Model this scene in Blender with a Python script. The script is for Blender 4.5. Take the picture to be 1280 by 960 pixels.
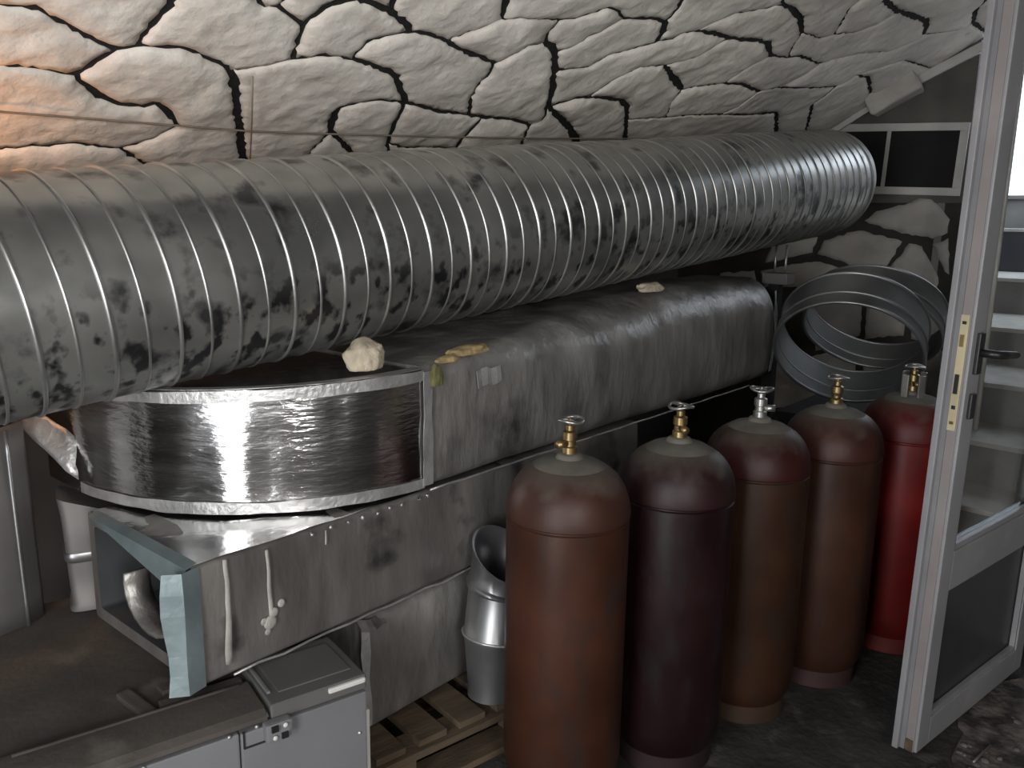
import bpy, bmesh, math, random
from mathutils import Vector, Matrix, noise
from mathutils.geometry import delaunay_2d_cdt
random.seed(7)
for o in list(bpy.data.objects): bpy.data.objects.remove(o)
SC = bpy.context.scene
COL = SC.collection
V3 = Vector

# ---------------------------------------------------------------- camera
cam_d = bpy.data.cameras.new('camera'); cam = bpy.data.objects.new('camera', cam_d); COL.objects.link(cam)
cam_d.sensor_width = 36.0; cam_d.lens = 36.0 * 1035.0 / 1280.0; cam_d.clip_start = 0.05
CR = Matrix(((0.64992, 0.14118, -0.74678), (-0.75987, 0.13907, -0.63502), (0.0142, 0.98017, 0.19766)))
cam.matrix_world = Matrix.Translation((0, 0, 1.45)) @ CR.to_4x4()
SC.camera = cam

# ---------------------------------------------------------------- world, lights, exposure
W = bpy.data.worlds.new('world'); SC.world = W; W.use_nodes = True
bg = W.node_tree.nodes['Background']; bg.inputs[0].default_value = (0.80, 0.88, 1.0, 1); bg.inputs[1].default_value = 3.6
SC.view_settings.view_transform = 'Standard'; SC.view_settings.look = 'None'
SC.view_settings.gamma = 1.0; SC.view_settings.use_curve_mapping = False
SC.view_settings.exposure = 0.0
def area(name, loc, direction, sx, sy, energy, color):
    l = bpy.data.lights.new(name, 'AREA'); l.shape = 'RECTANGLE'; l.size = sx; l.size_y = sy; l.energy = energy; l.color = color
    o = bpy.data.objects.new(name, l); COL.objects.link(o); o.location = loc
    o.rotation_euler = V3(direction).to_track_quat('-Z', 'Y').to_euler(); return o
# daylight entering by the open doorway in the left wall
DOORWAY_Y = 0.33
area('doorway_daylight', (-1.27, DOORWAY_Y, 1.05), (1, 0, 0), 0.84, 1.95, 44.0, (1.0, 0.97, 0.93))
# added fill light for the stones in an invented wall opening behind the photographer
FILL_X = -0.68
area('stone_fill_light', (FILL_X, -1.68, 1.55), (0, 1, 0.05), 0.95, 0.9, 64.0, (1.0, 0.96, 0.91))

# ---------------------------------------------------------------- materials
MATS = {}
def mat(name, c1, c2=None, scale=6.0, metallic=0.0, rough=0.7, rough2=None, bump=0.0, bscale=40.0, stretch=(1, 1, 1),
        smudge=None, smudge_scale=5.0, smudge_lo=0.55, smudge_hi=0.65, detail=6.0, lo=0.35, hi=0.68, smudge_stretch=(1, 1, 1), dust=None, spec=0.5):
    if name in MATS: return MATS[name]
    m = bpy.data.materials.new(name); m.use_nodes = True; MATS[name] = m
    nt = m.node_tree; N = nt.nodes; L = nt.links; b = N['Principled BSDF']
    b.inputs['Metallic'].default_value = metallic; b.inputs['Roughness'].default_value = rough
    b.inputs['Specular IOR Level'].default_value = spec
    tc = N.new('ShaderNodeTexCoord')
    def nz(sc, st, det=6.0):
        mp = N.new('ShaderNodeMapping'); mp.inputs['Scale'].default_value = st; L.new(tc.outputs['Object'], mp.inputs[0])
        n = N.new('ShaderNodeTexNoise'); n.inputs['Scale'].default_value = sc; n.inputs['Detail'].default_value = det
        L.new(mp.outputs[0], n.inputs['Vector']); return n
    if c2 is None: c2 = tuple(x * 0.75 for x in c1)
    n = nz(scale, stretch, detail)
    r = N.new('ShaderNodeValToRGB'); r.color_ramp.elements[0].position = lo; r.color_ramp.elements[1].position = hi
    r.color_ramp.elements[0].color = (*c2, 1); r.color_ramp.elements[1].color = (*c1, 1)
    L.new(n.outputs['Fac'], r.inputs[0]); out = r.outputs[0]
    if smudge is not None:
        s = nz(smudge_scale, smudge_stretch, 5.0)
        mr = N.new('ShaderNodeMapRange'); mr.inputs[1].default_value = smudge_lo; mr.inputs[2].default_value = smudge_hi
        L.new(s.outputs['Fac'], mr.inputs[0])
        mx = N.new('ShaderNodeMixRGB'); mx.inputs[2].default_value = (*smudge, 1)
        L.new(mr.outputs[0], mx.inputs[0]); L.new(out, mx.inputs[1]); out = mx.outputs[0]
    if dust is not None:   # settled dust above a given local height: (z0, z1, colour)
        z0, z1, dc = dust
        sep = N.new('ShaderNodeSeparateXYZ'); L.new(tc.outputs['Object'], sep.inputs[0])
        d = nz(18.0, (1, 1, 1)); ad = N.new('ShaderNodeMath'); ad.operation = 'MULTIPLY_ADD'; ad.inputs[1].default_value = 0.10
        L.new(d.outputs['Fac'], ad.inputs[0]); L.new(sep.outputs[2], ad.inputs[2])
        mr = N.new('ShaderNodeMapRange'); mr.inputs[1].default_value = z0; mr.inputs[2].default_value = z1; mr.inputs[4].default_value = 0.75
        L.new(ad.outputs[0], mr.inputs[0])
        mx = N.new('ShaderNodeMixRGB'); mx.inputs[2].default_value = (*dc, 1)
        L.new(mr.outputs[0], mx.inputs[0]); L.new(out, mx.inputs[1]); out = mx.outputs[0]
    L.new(out, b.inputs['Base Color'])
    if rough2 is not None:
        mr = N.new('ShaderNodeMapRange'); mr.inputs[1].default_value = 0.3; mr.inputs[2].default_value = 0.7
        mr.inputs[3].default_value = rough2; mr.inputs[4].default_value = rough
        L.new(n.outputs['Fac'], mr.inputs[0]); L.new(mr.outputs[0], b.inputs['Roughness'])
    if bump > 0:
        bn = nz(bscale, stretch, 8.0); bp = N.new('ShaderNodeBump'); bp.inputs['Strength'].default_value = 1.0; bp.inputs['Distance'].default_value = bump
        L.new(bn.outputs['Fac'], bp.inputs['Height']); L.new(bp.outputs[0], b.inputs['Normal'])
    return m

M_STONE = mat('stone_whitewashed', (0.87, 0.83, 0.76), (0.66, 0.625, 0.57), 5.0, rough=0.92, bump=0.011, bscale=17.0, stretch=(1, 1, 1), smudge=(0.40, 0.37, 0.32), smudge_scale=3.0, smudge_lo=0.60, smudge_hi=0.8)
M_STONE2 = mat('stone_end_wall', (0.55, 0.53, 0.48), (0.40, 0.38, 0.35), 5.0, rough=0.92, bump=0.008, bscale=22.0)
M_MORTAR = mat('black_mortar', (0.012, 0.011, 0.012), (0.006, 0.006, 0.006), 30, rough=0.9, bump=0.01, bscale=60)
M_PLASTER = mat('dirty_plaster', (0.16, 0.15, 0.135), (0.10, 0.094, 0.085), 3.0, rough=0.95, bump=0.004, bscale=25)
M_ENDMORTAR = mat('end_wall_mortar', (0.06, 0.057, 0.052), (0.035, 0.033, 0.03), 5.0, rough=0.95, bump=0.004, bscale=25)
M_ROOM = mat('room_paint', (0.13, 0.125, 0.12), (0.09, 0.087, 0.083), 2.0, rough=0.9)
M_FLOOR = mat('dirty_concrete', (0.05, 0.046, 0.042), (0.018, 0.017, 0.015), 7.0, rough=0.85, bump=0.006, bscale=35, smudge=(0.085, 0.078, 0.07), smudge_scale=11.0, smudge_lo=0.55, smudge_hi=0.68)
M_GALV = mat('galvanised_pipe', (0.52, 0.52, 0.49), (0.34, 0.345, 0.33), 5.0, metallic=0.85, rough=0.40, rough2=0.27, smudge=(0.11, 0.11, 0.115), smudge_scale=10.0, smudge_lo=0.55, smudge_hi=0.68, smudge_stretch=(1.0, 1.0, 1.0))
M_RIB = mat('galvanised_rib', (0.54, 0.54, 0.52), (0.32, 0.32, 0.31), 8.0, metallic=0.9, rough=0.38)
M_SHEET = mat('sheet_metal', (0.36, 0.37, 0.375), (0.22, 0.22, 0.225), 4.0, metallic=0.8, rough=0.42, rough2=0.30)
M_DULLSHEET = mat('dusty_sheet_metal', (0.20, 0.19, 0.185), (0.13, 0.125, 0.12), 4.0, metallic=0.35, rough=0.55)
M_RINGM = mat('dark_sheet_metal', (0.30, 0.31, 0.31), (0.19, 0.195, 0.195), 4.0, metallic=0.8, rough=0.40)
M_FOIL = mat('crinkled_foil', (0.82, 0.82, 0.82), (0.60, 0.60, 0.60), 5.0, metallic=1.0, rough=0.20, rough2=0.14, bump=0.0016, bscale=26, stretch=(1.0, 1.0, 4.0))
M_TAPE = mat('foil_tape', (0.60, 0.60, 0.59), (0.38, 0.38, 0.375), 14.0, metallic=0.7, rough=0.42, bump=0.003, bscale=60)
M_DUSTFOIL = mat('dusty_foil', (0.40, 0.385, 0.365), (0.20, 0.19, 0.18), 5.0, metallic=0.55, rough=0.46, rough2=0.34, bump=0.010, bscale=13, stretch=(1.5, 1.5, 0.6), smudge=(0.10, 0.095, 0.09), smudge_scale=4.0, smudge_lo=0.58, smudge_hi=0.72)
M_DUSTFOIL2 = mat('grimy_foil', (0.27, 0.255, 0.24), (0.13, 0.122, 0.115), 4.0, metallic=0.45, rough=0.50, rough2=0.38, bump=0.006, bscale=14, stretch=(1.4, 1.4, 0.5), smudge=(0.05, 0.048, 0.045), smudge_scale=6.0, smudge_lo=0.58, smudge_hi=0.70)
M_INSIDE = mat('duct_inside', (0.10, 0.105, 0.11), (0.06, 0.062, 0.066), 5.0, metallic=0.5, rough=0.5)
M_BLUEFOIL = mat('bluish_foil_edge', (0.26, 0.32, 0.335), (0.16, 0.205, 0.215), 6.0, metallic=0.45, rough=0.42, bump=0.002, bscale=30)
M_CASE = mat('grey_plastic', (0.17, 0.17, 0.18), (0.14, 0.14, 0.147), 3.0, rough=0.55)
M_CASETOP = mat('dusty_grey_plastic', (0.085, 0.073, 0.062), (0.045, 0.039, 0.034), 5.0, rough=0.85, bump=0.002, bscale=60, smudge=(0.12, 0.108, 0.094), smudge_scale=7.0, smudge_lo=0.6, smudge_hi=0.75)
M_CASECOVER = mat('grey_cover_plastic', (0.105, 0.104, 0.10), (0.075, 0.075, 0.072), 5.0, rough=0.7)
M_WHITE = mat('white_plastic', (0.62, 0.61, 0.58), (0.50, 0.49, 0.47), 5.0, rough=0.6)
M_BLACK = mat('black_plastic', (0.02, 0.02, 0.021), (0.012, 0.012, 0.013), 5.0, rough=0.4)
M_SLAT = mat('dark_slat', (0.07, 0.07, 0.07), (0.05, 0.05, 0.05), 5.0, rough=0.6)
M_DARK = mat('dark_gap', (0.015, 0.015, 0.015), (0.01, 0.01, 0.01), 5.0, rough=0.9)
M_PVC = mat('white_pvc', (0.29, 0.29, 0.305), (0.24, 0.24, 0.25), 4.0, rough=0.38, smudge=(0.34, 0.33, 0.32), smudge_scale=5.0, smudge_lo=0.62, smudge_hi=0.78)
M_GASKET = mat('grey_gasket', (0.22, 0.22, 0.23), (0.17, 0.17, 0.18), 5.0, rough=0.7)
M_PVCEDGE = mat('pvc_edge_beige', (0.27, 0.25, 0.245), (0.22, 0.20, 0.195), 5.0, rough=0.5)
M_BRASS = mat('brass', (0.36, 0.27, 0.13), (0.20, 0.15, 0.07), 12.0, metallic=0.9, rough=0.38)
M_STRIKE = mat('yellowed_steel', (0.62, 0.55, 0.36), (0.48, 0.42, 0.27), 12.0, metallic=0.3, rough=0.45)
M_STEEL = mat('dull_steel', (0.50, 0.50, 0.48), (0.34, 0.34, 0.33), 12.0, metallic=0.9, rough=0.35)
M_WOOD = mat('pallet_wood', (0.12, 0.085, 0.05), (0.055, 0.04, 0.025), 5.0, rough=0.85, bump=0.002, bscale=30, stretch=(1, 6, 6))
M_ROCK = mat('beige_rock', (0.56, 0.49, 0.37), (0.40, 0.345, 0.26), 14.0, rough=0.95, bump=0.01, bscale=30)
M_FOAM = mat('yellow_foam', (0.42, 0.31, 0.15), (0.26, 0.20, 0.10), 16.0, rough=0.9, bump=0.008, bscale=40)
M_MOULD = mat('olive_foam', (0.16, 0.145, 0.06), (0.09, 0.085, 0.04), 16.0, rough=0.95, bump=0.008, bscale=40)
M_CONC = mat('stair_concrete', (0.30, 0.29, 0.275), (0.20, 0.195, 0.185), 5.0, rough=0.9, bump=0.003, bscale=25)
M_NOSE = mat('stair_nosing', (0.72, 0.68, 0.62), (0.55, 0.52, 0.47), 9.0, rough=0.85, bump=0.003, bscale=40)
M_NAVY = mat('navy_paint', (0.025, 0.03, 0.05), (0.018, 0.02, 0.035), 5.0, rough=0.5)
M_CABLE = mat('brown_cable', (0.26, 0.22, 0.17), (0.19, 0.16, 0.125), 10.0, rough=0.6)
M_DEBRIS = mat('pale_rubble', (0.17, 0.155, 0.14), (0.09, 0.083, 0.075), 20.0, rough=0.95, bump=0.004, bscale=50)
M_DRIP = mat('pale_sealant', (0.40, 0.385, 0.36), (0.27, 0.26, 0.24), 20.0, rough=0.6, bump=0.002, bscale=80)

def glass_mat():
    m = bpy.data.materials.new('window_glass'); m.use_nodes = True; nt = m.node_tree; N = nt.nodes; L = nt.links
    for n in list(N): N.remove(n)
    o = N.new('ShaderNodeOutputMaterial'); mx = N.new('ShaderNodeMixShader'); t = N.new('ShaderNodeBsdfTransparent'); g = N.new('ShaderNodeBsdfGlossy')
    t.inputs[0].default_value = (0.90, 0.92, 0.92, 1); g.inputs['Roughness'].default_value = 0.05
    f = N.new('ShaderNodeLayerWeight'); f.inputs[0].default_value = 0.5; p = N.new('ShaderNodeMath'); p.operation = 'POWER'; p.inputs[1].default_value = 5.0
    q = N.new('ShaderNodeMath'); q.operation = 'MULTIPLY_ADD'; q.inputs[1].default_value = 0.9; q.inputs[2].default_value = 0.03
    L.new(f.outputs['Facing'], p.inputs[0]); L.new(p.outputs[0], q.inputs[0]); L.new(q.outputs[0], mx.inputs[0]); L.new(t.outputs[0], mx.inputs[1]); L.new(g.outputs[0], mx.inputs[2]); L.new(mx.outputs[0], o.inputs[0]); return m
M_GLASS = glass_mat()
M_INFILL = mat('dark_infill', (0.050, 0.050, 0.052), (0.036, 0.036, 0.038), 5.0, rough=0.35)
def emis(name, color, s):
    m = bpy.data.materials.new(name); m.use_nodes = True; b = m.node_tree.nodes['Principled BSDF']
    b.inputs['Emission Color'].default_value = (*color, 1); b.inputs['Emission Strength'].default_value = s; return m

# ---------------------------------------------------------------- helpers
def tag(o, label=None, cat=None, group=None, kind=None):
    if label: o['label'] = label
    if cat: o['category'] = cat
    if group: o['group'] = group
    if kind: o['kind'] = kind
    return o
def empty(name, loc, label, cat, rz=0.0, group=None):
    o = bpy.data.objects.new(name, None); COL.objects.link(o); o.location = loc; o.rotation_euler = (0, 0, rz); o.empty_display_size = 0.05
    return tag(o, label, cat, group)
def mesh(name, vs, fs, m, parent=None, smooth=False):
    me = bpy.data.meshes.new(name); me.from_pydata([tuple(v) for v in vs], [], fs); me.update()
    bm = bmesh.new(); bm.from_mesh(me); bmesh.ops.recalc_face_normals(bm, faces=bm.faces); bm.to_mesh(me); bm.free()
    return link(name, me, m, parent, smooth)
def link(name, me, m, parent=None, smooth=False):
    me.materials.clear(); me.materials.append(m)
    if smooth:
        for p in me.polygons: p.use_smooth = True
    o = bpy.data.objects.new(name, me); COL.objects.link(o)
    if parent: o.parent = parent
    return o
def frombm(name, bm, m, parent=None, smooth=False):
    bmesh.ops.recalc_face_normals(bm, faces=bm.faces)
    me = bpy.data.meshes.new(name); bm.to_mesh(me); bm.free(); return link(name, me, m, parent, smooth)
def bm_box(bm, c, s, rot=None, bev=0.0, seg=2):
    r = bmesh.ops.create_cube(bm, size=1.0); vs = r['verts']
    for v in vs: v.co = V3((v.co.x * s[0], v.co.y * s[1], v.co.z * s[2]))
    if bev > 0:
        es = list({e for v in vs for e in v.link_edges})
        rr = bmesh.ops.bevel(bm, geom=es, offset=bev, segments=seg, profile=0.7, affect='EDGES')
        vs = list({v for f in rr['faces'] for v in f.verts} | {v for v in vs if v.is_valid})
    M = Matrix.Translation(c) @ (rot.to_4x4() if rot else Matrix.Identity(4))
    for v in vs: v.co = M @ v.co
    return vs
def box(name, c, s, m, parent=None, rot=None, bev=0.0, seg=2):
    bm = bmesh.new(); bm_box(bm, c, s, rot, bev, seg); return frombm(name, bm, m, parent)
def bm_lathe(bm, prof, seg=48, M=None, cap0=True, cap1=True):
    rings = []
    for r, z in prof:
        ring = []
        for i in range(seg):
            a = 2 * math.pi * i / seg; p = V3((r * math.cos(a), r * math.sin(a), z))
            ring.append(bm.verts.new(M @ p if M else p))
        rings.append(ring)
    for a, b in zip(rings, rings[1:]):
        for i in range(seg): bm.faces.new((a[i], a[(i + 1) % seg], b[(i + 1) % seg], b[i]))
    if cap0: bm.faces.new(rings[0])
    if cap1: bm.faces.new(rings[-1])
    return rings
def lathe(name, prof, m, parent=None, seg=48, M=None, cap0=True, cap1=True, smooth=True, sharp=True):
    bm = bmesh.new(); bm_lathe(bm, prof, seg, M, cap0, cap1); o = frombm(name, bm, m, parent, smooth)
    if smooth and sharp:
        try: o.data.set_sharp_from_angle(angle=math.radians(40))
        except Exception: pass
    return o
def bm_tube(bm, path, r, seg=8, closed=False):
    path = [V3(p) for p in path]; rings = []; n = len(path); prev = None
    for i, p in enumerate(path):
        if closed: t = path[(i + 1) % n] - path[i - 1]
        else: t = path[min(i + 1, n - 1)] - path[max(i - 1, 0)]
        t.normalize()
        if prev is None:
            up = V3((0, 0, 1)) if abs(t.z) < 0.9 else V3((1, 0, 0)); x = t.cross(up).normalized()
        else: x = (prev - t * prev.dot(t)).normalized()
        prev = x; y = t.cross(x); rr = r[i] if isinstance(r, (list, tuple)) else r
        rings.append([bm.verts.new(p + (x * math.cos(2 * math.pi * k / seg) + y * math.sin(2 * math.pi * k / seg)) * rr) for k in range(seg)])
    m = n if closed else n - 1
    for i in range(m):
        a, b = rings[i], rings[(i + 1) % n]
        for k in range(seg): bm.faces.new((a[k], a[(k + 1) % seg], b[(k + 1) % seg], b[k]))
    if not closed: bm.faces.new(rings[0]); bm.faces.new(rings[-1])
def tube(name, path, r, m, parent=None, seg=8, closed=False):
    bm = bmesh.new(); bm_tube(bm, path, r, seg, closed); return frombm(name, bm, m, parent, True)
def loft(name, rings, m, parent=None, cap=True, smooth=True, closed=True, ang=35):
    bm = bmesh.new(); R = [[bm.verts.new(p) for p in r] for r in rings]; n = len(R[0])
    for a, b in zip(R, R[1:]):
        for k in range(n if closed else n - 1): bm.faces.new((a[k], a[(k + 1) % n], b[(k + 1) % n], b[k]))
    if cap and closed: bm.faces.new(R[0]); bm.faces.new(R[-1])
    o = frombm(name, bm, m, parent, smooth)
    if smooth:
        try: o.data.set_sharp_from_angle(angle=math.radians(ang))
        except Exception: pass
    return o
def nz3(p, s=1.0): return noise.noise(V3(p) * s)
def rot_z(a): return Matrix.Rotation(a, 3, 'Z')
def rot_to(d): return V3(d).to_track_quat('Z', 'Y').to_matrix()

# ================================================================ STRUCTURE
# stone outlines in ceiling-plane metres (run, slope) and end-wall metres
NODES= {'J1': (0.984, -0.251), 'J2': (1.027, -0.225), 'J3': (1.297, -0.259), 'J4': (0.924, -0.364), 'J5': (1.258, -0.522), 'J6': (1.447, -0.179), 'J7': (1.14, -0.655), 'J8': (1.405, -0.046), 'J9': (1.305, -0.001), 'Jt': (1.225, 0.09), 'J10': (1.617, 0.073), 'J11': (1.736, 0.018), 'J12': (1.621, -0.133), 'J13': (1.951, -0.283), 'J14': (2.151, -0.034), 'J15': (2.267, -0.296), 'J15b': (2.345, -0.302), 'J16': (1.724, -0.382), 'J17': (1.768, -0.476), 'J18': (2.039, -0.51), 'J19': (2.383, -0.512), 'J20': (2.621, -0.304), 'J21': (2.606, -0.19), 'J22': (2.261, 0.104), 'J23': (2.23, 0.207), 'J24': (2.004, 0.146), 'J26': (2.483, 0.286), 'J27': (2.694, 0.329), 'J28': (2.772, 0.237), 'J29': (2.903, 0.339), 'J30': (3.544, 0.347), 'J31': (3.988, 0.398), 'J32': (3.188, 0.568), 'J33': (3.547, 0.499), 'J34': (3.478, 0.145), 'J35': (3.817, 0.151), 'J36': (4.405, 0.316), 'J37': (4.434, 0.414), 'J38': (4.214, 0.057), 'J39': (2.96, 0.151), 'J40': (3.26, 0.049), 'J42': (4.327, 0.794), 'J43': (3.628, 0.68), 'J44': (3.776, 0.55), 'J45': (4.011, 0.763), 'J46': (4.498, 0.738), 'J47': (4.778, 0.904), 'J48': (3.763, -0.036), 'J49': (3.393, -0.124), 'J50': (3.151, -0.183), 'J52': (2.352, 0.078), 'J53': (2.442, -0.002), 'J54': (2.757, -0.095), 'J55': (3.134, 0.355), 'J56': (3.681, 0.37), 'J58': (3.915, 0.207), 'J59': (1.88, 0.017), 'b0': (0.491, 0.038), 'b1': (0.962, 0.223), 'b2': (1.136, 0.292), 'b3': (1.415, 0.402), 'b4': (1.698, 0.513), 'b5': (2.317, 0.72), 'b6': (2.724, 0.85), 'b7': (3.248, 0.967), 'b8': (3.504, 1.008), 'b9': (4.406, 1.111), 'k0': (5.148, 1.118), 'k1': (5.121, 0.911), 'k2': (5.096, 0.617), 'k3': (5.047, 0.288), 'k4': (5.0, -0.151), 'c0': (5.268, -0.473), 'c1': (3.883, -0.733), 'c2': (3.57, -0.791), 'c3': (3.074, -0.854), 'c4': (2.688, -0.906), 'c5': (2.436, -0.949), 'c6': (2.294, -0.967), 'c7': (1.919, -1.027), 'c8': (1.754, -1.06), 'c9': (1.476, -1.091), 'd0': (0.66, -1.141), 'd1': (0.604, -0.745), 'd2': (0.556, -0.41), 'd3': (0.526, -0.2)}
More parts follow.
